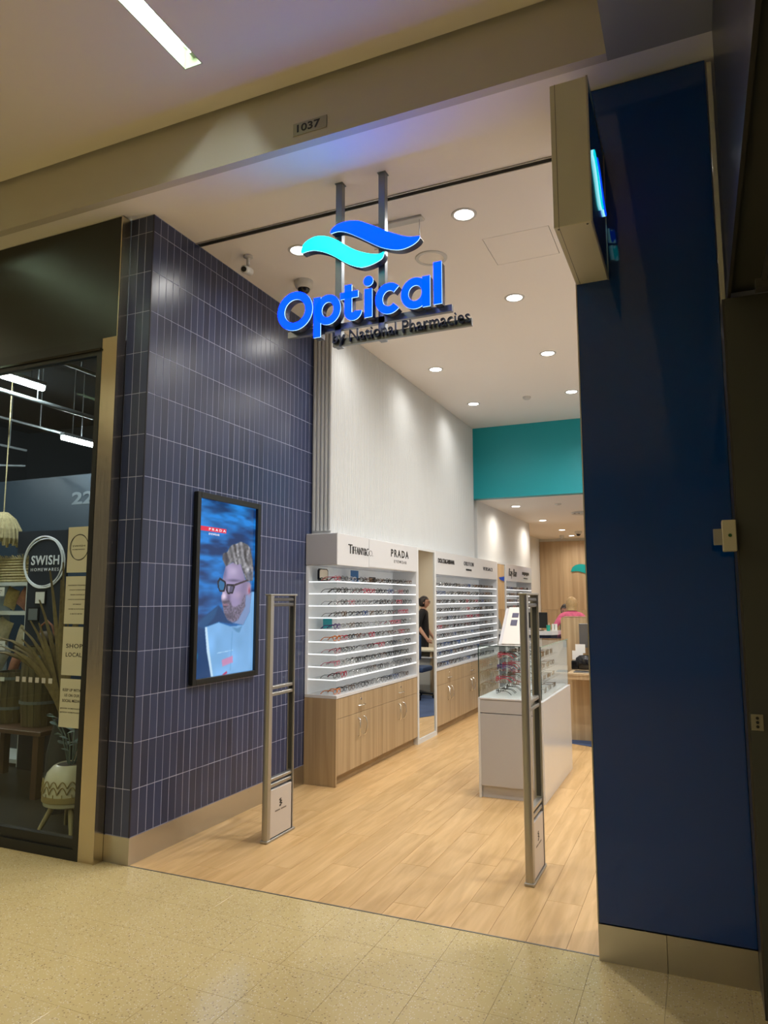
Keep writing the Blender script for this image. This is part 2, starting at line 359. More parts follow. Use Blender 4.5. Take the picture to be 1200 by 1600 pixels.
def copy_tree(o, parent=None):
    c = o.copy(); COL.objects.link(c)
    if parent is not None: c.parent = parent
    for ch in list(o.children): copy_tree(ch, c)
    return c
ORD = ['first', 'second', 'third', 'fourth', 'fifth', 'sixth', 'seventh', 'eighth', 'ninth', 'tenth', 'eleventh', 'twelfth', 'thirteenth', 'fourteenth', 'fifteenth', 'sixteenth', 'seventeenth', 'eighteenth', 'nineteenth', 'twentieth']


# ================================================================== STRUCTURE
# ---- floors
fl = struct('floor', B((-0.35, 0, -0.12), (4.5, 14.1, -0.002)), M['plank_gap'])
PW, PL, GP = 0.18, 1.22, 0.0009
pm = {}
far = MB()
ix = 0; x = 0.0
while x < 4.5:
    x1 = min(x+PW, 4.5); off = -(ix*0.43 % 1.0)*PL; y = off
    while y < 14:
        y0, y1 = max(y, 0.0), min(y+PL, 14.0)
        if y1-y0 > 0.02:
            if x < 2.65 and y0 < 6.6:
                key = (round(x1-x, 3), round(y1-y0, 3))
                if key not in pm:
                    hx, hy = (x1-x)/2-GP, (y1-y0)/2-GP
                    pm[key] = mesh_of(B((-hx, -hy, -0.003), (hx, hy, 0), 0.0008), 'plank', M['plank'])
                o = link('plank', pm[key], fl, ((x+x1)/2, (y0+y1)/2, 0))
            else: far.box((x+GP, y0+GP, -0.003), (x1-GP, y1-GP, 0))
        y += PL
    x += PW; ix += 1
part('plank', far, M['plank'], fl, kind='stuff')

mf = struct('floor', B((-7, -14, -0.12), (7, 0, -0.002)), M['grout_floor'])
T = 0.305; tmesh = mesh_of(B((-T/2+0.0006, -T/2+0.0006, -0.003), (T/2-0.0006, T/2-0.0006, 0), 0.0005), 'terrazzo_tile', M['terrazzo'])
far = MB()
for i in range(-32, 16):
    for j in range(0, 46):
        cx = 2.64+(i+0.5)*T; c_y = -0.004-(j+0.5)*T
        if -1.7 < cx < 3.5 and j < 8: link('terrazzo_tile', tmesh, mf, (cx, c_y, 0))
        elif -7 < cx-T/2 and cx+T/2 < 7 and c_y-T/2 > -14: far.box((cx-T/2+0.0006, c_y-T/2+0.0006, -0.003), (cx+T/2-0.0006, c_y+T/2-0.0006, 0))
part('terrazzo_tile', far, M['terrazzo'], mf, kind='stuff')
struct('trim_1', B((0.0, -0.004, -0.01), (2.67, 0.004, 0.0015)), M['alu_dark'])

# ---- ceilings
def slab_holes(x0, x1, y0, y1, z0, z1, holes):
    xs = sorted({x0, x1, *[h[0] for h in holes], *[h[1] for h in holes]}); ys = sorted({y0, y1, *[h[2] for h in holes], *[h[3] for h in holes]})
    mb = MB()
    for a, b in zip(xs, xs[1:]):
        for c, d in zip(ys, ys[1:]):
            if not any(h[0] <= a and b <= h[1] and h[2] <= c and d <= h[3] for h in holes): mb.box((a, c, z0), (b, d, z1))
    return mb
TROF = [(0.735, 0.853, -2.95, -0.613), (-2.0, -1.882, -2.95, -0.613), (-4.7, -4.582, -2.95, -0.613),
        (0.735, 0.853, -6.2, -3.8), (-2.0, -1.882, -6.2, -3.8), (-4.7, -4.582, -6.2, -3.8), (0.735, 0.853, -9.4, -7.0), (-2.0, -1.882, -9.4, -7.0)]  # only the first is in view; the others are added to light the mall
struct('ceiling', slab_holes(-7, 2.87, -14, -0.285, 4.39, 4.43, TROF), M['ceil_mall'])
struct('ceiling', B((2.87, -14, 4.05), (7, -0.2, 4.43)), M['soffit_shaded'])
struct('trim_2', MB().box((-7, -0.254, 4.05), (2.87, -0.20, 4.50)).box((-7, -0.35, 4.49), (2.87, -0.254, 4.50)), M['bulk'], label='pale bulkhead above the shop entrance')
struct('ceiling', MB().box((0, -0.20, 4.05), (4.5, 0.42, 4.2)).box((-7, -0.20, 4.05), (0, -0.0, 4.2)), M['ceil_shop'])
hx0, hx1, hy0, hy1 = 1.872, 2.335, 1.18, 1.607
struct('ceiling', slab_holes(0, 4.5, 0.475, 6.56, 4.05, 4.2, [(hx0, hx1, hy0, hy1)]), M['ceil_shop'])
struct('ceiling', B((-0.36, 6.72, 3.0), (4.5, 14.1, 3.15)), M['ceil_low'])
tr3 = struct('trim_3', MB().box((0.0, 0.42, 4.10), (2.67, 0.475, 4.2)), M['black'], label='dark shutter slot across the ceiling')
part('slot_edge', MB().box((0.0, 0.42, 4.043), (2.67, 0.428, 4.10)).box((0.0, 0.467, 4.046), (2.67, 0.475, 4.10)), M['alu'], tr3)

def troffer(h, first):
    x0, x1, y0, y1 = h
    t = thing('ceiling_troffer', 'recessed linear light in the mall ceiling above the shop number' if first else 'recessed linear mall ceiling light outside the picture', 'light', (x0, y0, 4.39), None if first else 'linear lights of the mall ceiling')
    part('housing', MB().box((x0+.0005, y0+.0005, 4.39), (x0+0.006, y1-.0005, 4.50)).box((x1-0.006, y0+.0005, 4.39), (x1-.0005, y1-.0005, 4.50)).box((x0+0.006, y0+.0005, 4.39), (x1-0.006, y0+0.006, 4.50)).box((x0+0.006, y1-0.006, 4.39), (x1-0.006, y1-.0005, 4.50)).box((x0, y0, 4.50), (x1, y1, 4.51)), M['troffer'], t)
    xc = x0+0.078
    part('tube', MB().tube([(xc, y0+0.05, 4.452), (xc, y1-0.045, 4.452)], 0.013, 10), M['tube'], t, smooth=40)
    for a, b in ((y1-0.045, y1-0.007), (y0+0.007, y0+0.05)): part('lamp_holder', B((xc-0.018, a, 4.435), (xc+0.018, b, 4.50)), M['troffer'], t)
for i, h in enumerate(TROF): troffer(h, i == 0)

# ---- shop walls
GROUT = 0.0017
wl = struct('wall_left', B((-0.19, 0.004, 0), (-0.0011, 2.17, 4.05)), M['grout'], label='navy tiled side wall of the entrance')
wf = struct('wall_front', B((-0.19, 0.0013, 0), (-0.004, 0.0038, 4.05)), M['grout'], label='narrow navy tiled front return')
ROWZ = [0.1555+0.27*k for k in range(15)]+[4.049]
TP = 0.0665
def tmesh_for(w, hgt, axis):
    a, b = w/2-GROUT, hgt/2-GROUT
    mb = B((-0.007, -a, -b), (0.0, a, b), 0.0012) if axis == 'x' else B((-a, 0.0, -b), (a, 0.007, b), 0.0012)
    return mesh_of(mb, 'tile', M['tile'])
tmx = [tmesh_for(TP, 0.27, 'x'), tmesh_for(TP, 4.049-ROWZ[14], 'x')]
tmy = [tmesh_for(TP*0.945, 0.27, 'y'), tmesh_for(TP*0.945, 4.049-ROWZ[14], 'y')]
far = MB()
for r in range(15):
    zc = (ROWZ[r]+ROWZ[r+1])/2
    for c in range(32):
        yc = 0.004+(c+0.5)*TP
        if c < 20:
            o = link('tile', tmx[r == 14], wl, (random.uniform(-.0004, .0004), yc, zc)); o.rotation_euler = (0, random.gauss(0, .0016), random.gauss(0, .003))
        else: far.box((-0.007, yc-TP/2+GROUT, ROWZ[r]+GROUT), (random.uniform(-.0004, .0004), yc+TP/2-GROUT, ROWZ[r+1]-GROUT), 0, 0.0012)
    for c in range(3):
        o = link('tile', tmy[r == 14], wf, (-0.19+(c+0.5)*TP*0.945, random.uniform(-.0004, .0004), zc)); o.rotation_euler = (random.gauss(0, .0016), 0, random.gauss(0, .003))
part('tile', far, M['tile'], wl, kind='stuff')
struct('trim_4', B((-0.006, -0.002, 0.157), (0.002, 0.006, 4.048)), M['tile_dark'], label='dark metal corner bead of the tiled wall')
struct('baseboard_left', MB().box((-0.006, 0.0, 0), (0.004, 2.028, 0.154)).box((-0.19, -0.004, 0), (0.004, 0.0, 0.154)), M['steel'])
struct('wall_left', B((-0.19, 2.171, 0), (0.0, 10.3, 4.04)), M['white'])
# fluted upper wall: a corrugated face towards the shop and a fluted return towards the entrance
yy = []; n = 0
poly = [(0.002, 2.125)]
y = 2.125
while y < 6.55:
    for k in range(4):
        poly.append((0.186+0.014*abs(math.sin(PI*(k+0.5)/4)), y+0.04*(k+0.5)/4))
    y += 0.04
poly += [(0.186, 6.555), (0.002, 6.555)]
flw = struct('wall_left', MB().prism(poly, 'z', 2.125, 4.048), M['flute'], smooth=25, label='white fluted wall above the racks')
for k in range(5):
    xc = 0.004+0.0395*(k+0.5)
    pr = [(xc-0.019, 2.124)]+[(xc-0.019*math.cos(a), 2.124-0.016*math.sin(a)) for a in [PI*q/8 for q in range(1, 8)]]+[(xc+0.019, 2.124)]
    part('slat', MB().prism(pr, 'z', 2.15, 4.047), M['flute'], flw, smooth=40)
struct('wall_left', B((0.001, 6.70, 2.125), (0.2, 10.3, 2.999)), M['white'])
struct('wall_left', B((-0.5, 10.3, 0), (-0.36, 14.1, 3.1)), M['white'])
struct('wall_back', B((0.0, 6.56, 3.0), (4.5, 6.72, 4.05)), M['teal'], label='teal wall where the ceiling steps down')
wb = struct('wall_back', B((-0.36, 14.02, 0), (4.5, 14.15, 3.0)), M['beige'], label='rear wall with oak panels')
for k in range(5):
    a = -0.355+k*0.55
    part('panel', B((a+.001, 14.0, 1.292), (a+0.549, 14.02, 2.93), 0.001), M['oak_wall'], wb)
    part('panel', B((a+.001, 14.0, 0.0), (a+0.549, 14.02, 1.288), 0.001), M['oak_wall'], wb)
struct('wall_right', B((4.5, 0.25, 0), (4.6, 14.1, 4.05)), M['white'])
struct('wall_right', B((3.29, 0.25, 0), (4.5, 0.3, 4.05)), M['white'])
# blue pier
struct('wall_right', B((2.672, -0.03, 0.152), (3.286, 0.30, 4.046), 0.002), M['blue'], label='glossy royal blue pier right of the entrance')
struct('baseboard_right', MB().box((2.668, -0.036, 0), (2.944, 0.3, 0.15)).box((2.946, -0.036, 0), (3.286, 0.3, 0.15)), M['steel'])
struct('trim_5', B((2.666, -0.031, 0.152), (2.6718, -0.012, 4.046)), M['alu'], label='thin silver edge of the blue pier')
# dark return at the far right
struct('wall_right', B((3.296, -0.25, 0), (3.9, 0.24, 2.79)), M['door_dark'], label='dark metal pier at the right edge')
struct('trim_6', B((3.287, -0.248, 0), (3.2955, -0.02, 2.79)), M['door_edge'])
struct('trim_7', B((3.292, -0.045, 2.79), (3.312, -0.02, 4.02)), M['blade'])
bh = struct('wall_right', B((3.322, -4.2, 2.83), (4.2, -0.2, 4.05)), M['door_dark'], label='dark overhead track housing')
part('side_sheet', MB().box((3.316, -4.2, 2.80), (3.3215, -0.2, 4.05)).box((3.309, -4.2, 2.80), (3.316, -0.2, 2.86)), M['door_edge'], bh)
part('track', MB().box((3.43, -4.2, 2.815), (3.45, -0.26, 2.829)).box((3.47, -4.2, 2.815), (3.482, -0.26, 2.829)), M['alu_dark'], bh)
part('track_bracket', B((3.41, -0.32, 2.79), (3.49, -0.26, 2.829)), M['alu_dark'], bh)
struct('wall_right', B((3.9, -10, 0), (4.0, -0.25, 4.05)), M['door_dark'])

# opposite side of the mall
struct('wall_front', B((-7, -14.1, 0), (7, -14, 4.43)), M['beige'])

# ---- neighbouring shop at the left
struct('wall_front', B((-7, -0.07, 3.232), (-0.202, -0.003, 4.044)), M['fascia'], label='black fascia above the neighbouring window')
struct('trim_8', B((-0.2, -0.078, 0), (-0.192, -0.005, 4.044)), M['steel_post'])
struct('trim_9', B((-0.322, -0.073, 0), (-0.2005, 0.06, 3.231), 0.002), M['steel_post'], label='polished steel post beside the neighbouring window')
w1 = struct('window_1', B((-7, -0.075, 3.122), (-0.323, -0.02, 3.23)), M['black'])
part('stile', B((-0.362, -0.075, 0.0), (-0.323, -0.02, 3.122)), M['black'], w1)
part('bottom_rail', MB().box((-7, -0.075, 0.0), (-0.362, -0.02, 0.062)).box((-7, -0.062, 0.062), (-0.362, -0.02, 0.12)), M['black'], w1)
part('head_rail', B((-7, -0.085, 3.15), (-0.325, -0.075, 3.165)), M['black_gloss'], w1)
part('pane', B((-7, -0.058, 0.12), (-0.362, -0.05, 3.122)), M['shop_glass'], w1)
struct('floor', B((-7, 0.0, -0.1), (-0.2, 5.0, 0.0)), M['sw_floor'])
struct('ceiling', B((-7, 0.0, 4.3), (-0.2, 5.0, 4.4)), M['sw_dark'])
struct('wall_left', B((-7.1, 0, 0), (-7, 5, 4.4)), M['sw_dark'])
struct('wall_right', B((-0.2, 0.06, 0), (-0.191, 5, 4.4)), M['sw_dark'])
swb = struct('wall_back', B((-7, 4.9, 0), (-0.2, 5, 4.4)), M['sw_dark'])
struct('wall_back', B((-7, 3.2, 0), (-0.6, 3.3, 3.12)), M['sw_navy'])

# ================================================================== LIGHTS OF THE SHOP
def downlight(x, y, z, label, watts, group=None, warm=(1.0, 0.972, 0.935), r=0.062, soft=0.06):
    t = thing('downlight', label, 'light', (x, y, z), group)
    part('trim_ring', MB().lathe([(r, -0.001), (r+0.004, -0.006), (r+0.018, -0.006), (r+0.022, 0.0)], (x, y, z), 28, caps=False), M['cam_white'], t, smooth=50)
    part('diffuser', MB().lathe([(0.0001, -0.003), (r, -0.003)], (x, y, z), 28, caps=False), M['disc' if soft < .1 else 'disc_soft'], t)
    ld = bpy.data.lights.new('downlight_lamp', 'SPOT'); ld.energy = watts; ld.color = warm; ld.spot_size = math.radians(165); ld.spot_blend = 1.0; ld.shadow_soft_size = soft
    lo = link('lamp', ld, t, (x, y, z-0.03))
    return t
DL = [(1.854, 0.817, 'downlight in the entrance ceiling, right of the hanging sign'), (1.852, 2.234, 'downlight second from the entrance in the right row'), (1.845, 3.717, 'downlight third from the entrance in the right row'),
      (1.846, 5.208, 'downlight nearest the teal wall in the right row'), (0.622, 3.738, 'downlight above the fluted wall, nearer the entrance'), (0.601, 5.252, 'downlight above the fluted wall, nearer the teal wall'),
      (0.622, 0.803, 'downlight half hidden by the aqua wave of the sign'), (0.622, 2.25, 'downlight hidden behind the letters of the hanging sign')]
for x, y, l in DL: downlight(x, y, 4.05, l, SPOT_W*(1.0 if x > 1 else 0.22))
for x, y in ((-4.2, -1.6), (-0.6, -1.9), (-4.2, -4.6), (-0.6, -4.6), (1.3, -4.2), (-4.2, -7.6), (-0.6, -7.6), (1.3, -7.6), (-2.4, -11), (0.3, -11)):
    downlight(x, y, 4.39, 'warm mall downlight outside the picture', MALL_W, 'warm downlights of the mall ceiling', warm=(1.0, 0.86, 0.60), soft=0.22)  # unseen downlights, added to brighten the mall and warm its floor
for y in (-2.6, -6.0, -9.5): downlight(5.2, y, 4.05, 'mall downlight beyond the dark pier', MALL_W, 'mall downlights beyond the dark pier', warm=(1.0, 0.9, 0.74), soft=0.22)  # also unseen, added for more light in the mall
for y in (0.8, 2.2, 3.7, 5.2): downlight(3.3, y, 4.05, 'downlight hidden behind the blue pier', SPOT_W, 'downlights behind the blue pier')
for i, (x, y) in enumerate([(0.57, 7.62), (0.555, 9.83), (0.557, 11.86), (0.52, 13.36)]):
    downlight(x, y, 3.0, f'downlight in the low rear ceiling, {ORD[i]} beyond the teal wall', LOW_W, warm=(1.0, 0.90, 0.78))
for y in (7.6, 9.8, 11.9, 13.3):
    for x in (2.0, 3.4): downlight(x, y, 3.0, 'rear downlight hidden behind the blue pier', LOW_W, 'rear downlights behind the blue pier', warm=(1.0, 0.90, 0.78))

# ---- other ceiling fittings
t = thing('exit_sign', 'clear acrylic hanging exit sign behind the blue wave', 'sign', (1.41, 0.732, 4.05))
part('base', B((1.225, 0.70, 4.034), (1.60, 0.765, 4.05), 0.003), M['cam_white'], t)
part('panel', B((1.25, 0.729, 3.892), (1.572, 0.736, 4.0338)), M['acrylic'], t)
part('edge', B((1.5722, 0.728, 3.892), (1.577, 0.737, 4.0338)), M['cam_white'], t, 'bright right edge')
part('edge', B((1.25, 0.728, 3.887), (1.577, 0.737, 3.8918)), M['cam_white'], t, 'bright lower edge')
t = thing('access_panel', 'square access panel in the white shop ceiling beside the blade sign', 'panel', ((hx0+hx1)/2, (hy0+hy1)/2, 4.05))
part('panel', B((hx0+0.004, hy0+0.004, 4.050), (hx1-0.004, hy1-0.004, 4.07)), M['ceil_shop'], t)
part('shadow_gap', B((hx0, hy0, 4.072), (hx1, hy1, 4.08)), M['black'], t)
t = thing('ceiling_speaker', 'round flush ceiling speaker above the letter l', 'speaker', (1.453, 1.296, 4.05))
part('rim', MB().lathe([(0.092, 0.0), (0.092, -0.008), (0.115, -0.008), (0.12, 0.0)], (1.453, 1.296, 4.05), 32, caps=False), M['cam_white'], t, smooth=40)
part('grille', MB().lathe([(0.0001, -0.004), (0.092, -0.004)], (1.453, 1.296, 4.05), 32, caps=False), M['ceil_low'], t)
def dome_camera(x, y, z, label, k=1.0):
    t = thing('dome_camera', label, 'camera', (x, y, z))
    part('housing', MB().lathe([(0.075*k, 0.0), (0.075*k, -0.03*k), (0.068*k, -0.05*k), (0.052*k, -0.062*k), (0.0001, -0.062*k)], (x, y, z), 24), M['cam_white'], t, smooth=40)
    part('dome', MB().ball((x, y, z-0.058*k), (0.05*k, 0.05*k, 0.048*k), 18), M['dome'], t, smooth=60)
dome_camera(0.394, 1.262, 4.05, 'white dome security camera above the letter O')
dome_camera(0.83, 12.3, 3.0, 'small dome camera at the far end of the low ceiling')
t = thing('bullet_camera', 'white bullet camera near the tiled wall on the ceiling', 'camera', (0.234, 0.727, 4.05))
part('mount', MB().lathe([(0.035, 0.0), (0.035, -0.012), (0.012, -0.02), (0.012, -0.075), (0.0001, -0.075)], (0.234, 0.727, 4.05), 18), M['cam_white'], t, smooth=40)
part('body', MB().tube([(0.234-0.02, 0.78, 3.955), (0.25, 0.66, 3.915), (0.252, 0.652, 3.912)], [0.03, 0.03, 0.022], 14), M['cam_white'], t, smooth=40)
part('lens', MB().tube([(0.252, 0.652, 3.912), (0.2535, 0.646, 3.910)], 0.019, 12), M['black_gloss'], t)
t = thing('smoke_detector', 'small round detector on the ceiling before the teal wall', 'detector', (1.3, 5.21, 4.05))
part('body', MB().lathe([(0.05, 0.0), (0.05, -0.02), (0.03, -0.035), (0.0001, -0.035)], (1.3, 5.21, 4.05), 20), M['cam_white'], t, smooth=40)
t = thing('smoke_detector', 'small round detector on the low rear ceiling', 'detector', (1.234, 7.58, 3.0))
part('body', MB().lathe([(0.05, 0.0), (0.05, -0.015), (0.03, -0.025), (0.0001, -0.025)], (1.234, 7.58, 3.0), 20), M['cam_white'], t, smooth=40)
t = thing('ceiling_vent', 'round air diffuser in the low rear ceiling', 'vent', (1.45, 8.9, 3.0))
for r in (0.22, 0.15, 0.08): part('ring', MB().lathe([(r-0.03, -0.008), (r, -0.02), (r+0.01, -0.006), (r+0.002, 0.0)], (1.45, 8.9, 3.0), 32, caps=False), M['cam_white'], t, smooth=40)
part('throat', MB().lathe([(0.0001, -0.001), (0.21, -0.001)], (1.45, 8.9, 3.0), 32, caps=False), M['black'], t)
t = thing('ceiling_sensor', 'small white sensor at the far end of the low ceiling', 'sensor', (0.32, 13.2, 3.0))
part('body', MB().lathe([(0.05, 0.0), (0.05, -0.03), (0.03, -0.07), (0.0001, -0.08)], (0.32, 13.2, 3.0), 16), M['cam_white'], t, smooth=40)

# ================================================================== NUMBER PLATE AND HANGING SIGN
t = thing('number_plate', 'small metal unit number plate on the bulkhead', 'sign', (1.308, -0.256, 4.097))
part('plate', B((1.203, -0.259, 4.097), (1.413, -0.2545, 4.170), 0.001), M['plate'], t)
part('numerals', fit_text('1037', 1.228, 1.372, 4.113, 4.158, 0.002, front(-0.261), bold=0.015), M['print_black'], t, label='black numerals')

AQ = [(1.049, 3.615), (1.064, 3.66), (1.098, 3.685), (1.145, 3.697), (1.191, 3.692), (1.237, 3.677), (1.283, 3.651), (1.334, 3.614), (1.384, 3.577), (1.439, 3.545), (1.495, 3.521), (1.543, 3.507), (1.575, 3.504), (1.595, 3.51), (1.585, 3.479), (1.555, 3.462), (1.507, 3.449), (1.463, 3.446), (1.438, 3.451), (1.389, 3.472), (1.339, 3.503), (1.284, 3.544), (1.228, 3.579), (1.181, 3.601), (1.133, 3.616), (1.088, 3.617)]
BL = [(1.251, 3.697), (1.26, 3.72), (1.293, 3.74), (1.333, 3.747), (1.383, 3.745), (1.438, 3.731), (1.486, 3.706), (1.543, 3.674), (1.602, 3.637), (1.662, 3.605), (1.72, 3.577), (1.764, 3.564), (1.802, 3.56), (1.813, 3.557), (1.802, 3.537), (1.771, 3.518), (1.725, 3.506), (1.681, 3.506), (1.627, 3.521), (1.567, 3.548), (1.502, 3.589), (1.461, 3.617), (1.404, 3.653), (1.361, 3.678), (1.316, 3.696), (1.282, 3.699)]
def smooth_poly(P, n=3):
    out = []; k = len(P)
    for i in range(k):
        p0, p1, p2, p3 = [Vector(P[(i+d) % k]) for d in (-1, 0, 1, 2)]
        for q in range(n):
            s = q/n
            out.append(tuple(0.5*((2*p1)+(-p0+p2)*s+(2*p0-5*p1+4*p2-p3)*s*s+(-p0+3*p1-3*p2+p3)*s**3)))
    return out
def shrink(P, d):
    n = len(P); out = []
    A = sum(P[i][0]*P[(i+1) % n][1]-P[(i+1) % n][0]*P[i][1] for i in range(n))
    sg = 1 if A > 0 else -1
    for i in range(n):
        a, b = Vector(P[i-1]), Vector(P[(i+1) % n]); t_ = (b-a)
        if t_.length < 1e-9: out.append(P[i]); continue
        t_.normalize(); nn = Vector((-t_.y, t_.x))*sg
        out.append((P[i][0]+nn.x*d, P[i][1]+nn.y*d))
    return out
YF = 0.10
hs = thing('hanging_sign', 'illuminated blue Optical sign hung from the entrance ceiling', 'sign', (1.45, 0.17, 4.05))
for x in (1.267, 1.549): part('rod', MB().box((x-0.021, 0.172, 3.02), (x+0.021, 0.214, 4.046), 0, 0.002).box((x-0.026, 0.167, 4.045), (x+0.026, 0.219, 4.05)), M['rod'], hs)
part('rail', B((0.925, 0.172, 3.124), (1.972, 0.20, 3.163), 0.001), M['rod'], hs)
part('rail', B((1.245, 0.15, 3.016), (2.09, 0.172, 3.058), 0.001), M['rod'], hs)
def plate3(face_poly, nm, fm, parent, label=None, depth=0.062):
    # a built-up letter: lit face, clear lit edge strip, navy return
    f = part(nm, MB().prism(face_poly, 'y', YF, YF+0.004), fm, parent, label)
    part('lit_edge', MB().prism(face_poly, 'y', YF+0.004, YF+0.010), M['sign_edge'], f, 'pale blue glowing edge')
    part('return', MB().prism(shrink(face_poly, 0.0015), 'y', YF+0.010, YF+depth), M['sign_navy'], f, 'dark navy return')
    return f
aqf = plate3(smooth_poly(AQ), 'wave', M['sign_aqua'], hs, 'aqua wave')
blf = plate3(smooth_poly(BL), 'wave', M['sign_blue'], hs, 'royal blue wave')
def ring(cx, cz, rx, rz, w, a0=0.0, a1=360.0, n=44):
    A = [math.radians(a0+(a1-a0)*i/n) for i in range(n+1)]
    return ([(cx+rx*math.cos(a), cz+rz*math.sin(a)) for a in A], [(cx+(rx-w)*math.cos(a), cz+(rz-w)*math.sin(a)) for a in A])
def letter(shapes, name='letter'):
    # shapes: closed polygons, or ('ring', outer, inner) full rings
    def build(y0, y1, d):
        mb = MB()
        for s in shapes:
            if s[0] == 'ring':
                o, i_ = s[1][:-1], s[2][:-1]; n = len(o)
                if d: o = shrink(o, d); i_ = shrink(i_, -d)
                V = [(p[0], y0, p[1]) for p in o]+[(p[0], y0, p[1]) for p in i_]+[(p[0], y1, p[1]) for p in o]+[(p[0], y1, p[1]) for p in i_]
                F = []
                for k in range(n):
                    j = (k+1) % n
                    F += [[k, j, n+j, n+k], [2*n+k, 3*n+k, 3*n+j, 2*n+j], [k, 2*n+k, 2*n+j, j], [n+k, n+j, 3*n+j, 3*n+k]]
                mb.add(V, F)
            elif s[0] == 'arc':
                o, i_ = s[1], s[2]; mb.prism(o+i_[::-1] if not d else shrink(o+i_[::-1], d), 'y', y0, y1)
            else: mb.prism(shrink(s[1], d) if d else s[1], 'y', y0, y1)
        return mb
    f = part(name, build(YF, YF+0.004, 0), M['sign_blue'], hs)
    part('lit_edge', build(YF+0.004, YF+0.010, 0), M['sign_edge'], f, 'pale blue glowing edge')
    part('return', build(YF+0.010, YF+0.062, 0.0015), M['sign_navy'], f, 'dark navy return')
rect = lambda x0, x1, z0, z1: ('poly', [(x0, z0), (x1, z0), (x1, z1), (x0, z1)])
def arc(*a, **k): o, i_ = ring(*a, **k); return ('arc', o, i_)
def full(*a): o, i_ = ring(*a); return ('ring', o, i_)
SW_ = 0.046
letter([full(1.014, 3.257, 0.119, 0.119, SW_)])
letter([rect(1.143, 1.188, 3.071, 3.313), full(1.236, 3.228, 0.083, 0.090, 0.043)])
letter([rect(1.347, 1.391, 3.19, 3.354), rect(1.318, 1.432, 3.274, 3.312), arc(1.401, 3.192, 0.054, 0.054, 0.044, a0=180, a1=355, n=24)])
letter([rect(1.474, 1.520, 3.141, 3.308), ('poly', [(1.497+0.029*math.cos(a), 3.355+0.029*math.sin(a)) for a in [2*PI*k/24 for k in range(24)]])])
letter([arc(1.625, 3.229, 0.083, 0.090, 0.043, a0=45, a1=315, n=40)])
letter([full(1.783, 3.231, 0.084, 0.089, 0.043), rect(1.826, 1.870, 3.144, 3.318)])
letter([rect(1.892, 1.938, 3.147, 3.387)])
part('lettering', fit_text('by National Pharmacies', 1.253, 2.085, 3.008, 3.098, 0.018, front(0.130), bold=-0.002), M['letter_navy'], hs, 'navy small lettering')

# ---- blade sign on the blue pier
bs = thing('blade_sign', 'cream square blade sign projecting from the blue pier', 'sign', (2.742, -0.03, 3.058))
part('box', B((2.668, -0.612, 3.058), (2.818, -0.031, 3.692), 0.002), M['blade'], bs)
part('frame', MB().box((2.816, -0.614, 3.056), (2.823, -0.596, 3.694)).box((2.816, -0.046, 3.056), (2.823, -0.031, 3.694)).box((2.816, -0.596, 3.056), (2.823, -0.046, 3.068)).box((2.816, -0.596, 3.682), (2.823, -0.046, 3.694)), M['alu'], bs)
part('corner_screw', MB().lathe([(0.005, 0), (0.004, -0.002), (0.0001, -0.002)], (2.80, -0.595, 3.058), 10).lathe([(0.005, 0), (0.004, -0.002), (0.0001, -0.002)], (2.685, -0.595, 3.058), 10), M['alu_dark'], bs)
part('seam', MB().box((2.688, -0.6125, 3.057), (2.690, -0.031, 3.0575)).box((2.688, -0.6128, 3.058), (2.690, -0.612, 3.692)), M['alu_dark'], bs)
bf = part('face_panel', B((2.817, -0.596, 3.068), (2.820, -0.046, 3.682)), M['blade_face'], bs)
def blade_wave(P, sm, lab):
    Q = [(-0.54+(x-1.049)/0.764*0.44, 3.375+(z-3.6)*0.58) for x, z in smooth_poly(P)]
    f = part('wave', MB().prism(Q, 'x', 2.827, 2.830), sm, bs, lab)
    part('lit_edge', MB().prism(Q, 'x', 2.820, 2.827), M['blade_edge'], f, 'pale glowing edge')
blade_wave(AQ, M['blade_aqua'], 'aqua wave'); blade_wave(BL, M['blade_blue'], 'royal blue wave')

# ---- small fittings at the far right
t = thing('door_alarm_box', 'cream alarm box with a green button on the dark pier edge', 'box', (3.262, -0.27, 1.735))
part('case', B((3.236, -0.29, 1.738), (3.288, -0.22, 1.862), 0.004, seg=2), M['cream'], t)
part('side_plate', B((3.204, -0.262, 1.765), (3.236, -0.235, 1.83), 0.002), M['alu'], t)
part('button', MB().lathe([(0.007, 0.0), (0.006, 0.003), (0.0001, 0.003)], (3.264, -0.29, 1.80), 16, axis='y'), M['green'], t, 'green button')
t = thing('switch_plate', 'small three key metal switch plate on the dark pier', 'switch', (3.322, -0.25, 1.045))
part('plate', B((3.3, -0.254, 1.045), (3.343, -0.2505, 1.107), 0.001), M['plate'], t)
for z in (1.06, 1.076, 1.092): part('key', MB().lathe([(0.006, 0.0), (0.005, 0.003), (0.0001, 0.003)], (3.322, -0.254, z), 12, axis='y'), M['black'], t)

# ================================================================== ADVERTISING SCREEN ON THE TILED WALL
tv = thing('advertising_screen', 'portrait screen with a man in sunglasses on the navy tiles', 'screen', (0.0, 0.88, 0.98))
part('bezel', MB().box((0.0005, 0.493, 0.978), (0.035, 0.531, 2.286), 0, 0.002).box((0.0005, 1.225, 0.978), (0.035, 1.265, 2.286), 0, 0.002).box((0.0005, 0.531, 0.978), (0.035, 1.225, 1.015), 0, 0.002).box((0.0005, 0.531, 2.246), (0.035, 1.225, 2.286), 0, 0.002), M['black'], tv)
NU, NV = 170, 300
uu, vv = np.meshgrid(np.linspace(0, 1, NU), np.linspace(0, 1, NV))
rng = np.random.default_rng(3)
def inside(P):
    c = np.zeros(uu.shape, bool); n = len(P)
    for i in range(n):
        (x0, y0), (x1, y1) = P[i], P[(i+1) % n]
        if y0 == y1: continue
        k = ((y0 > vv) != (y1 > vv)) & (uu < (x1-x0)*(vv-y0)/(y1-y0)+x0); c ^= k
    return c
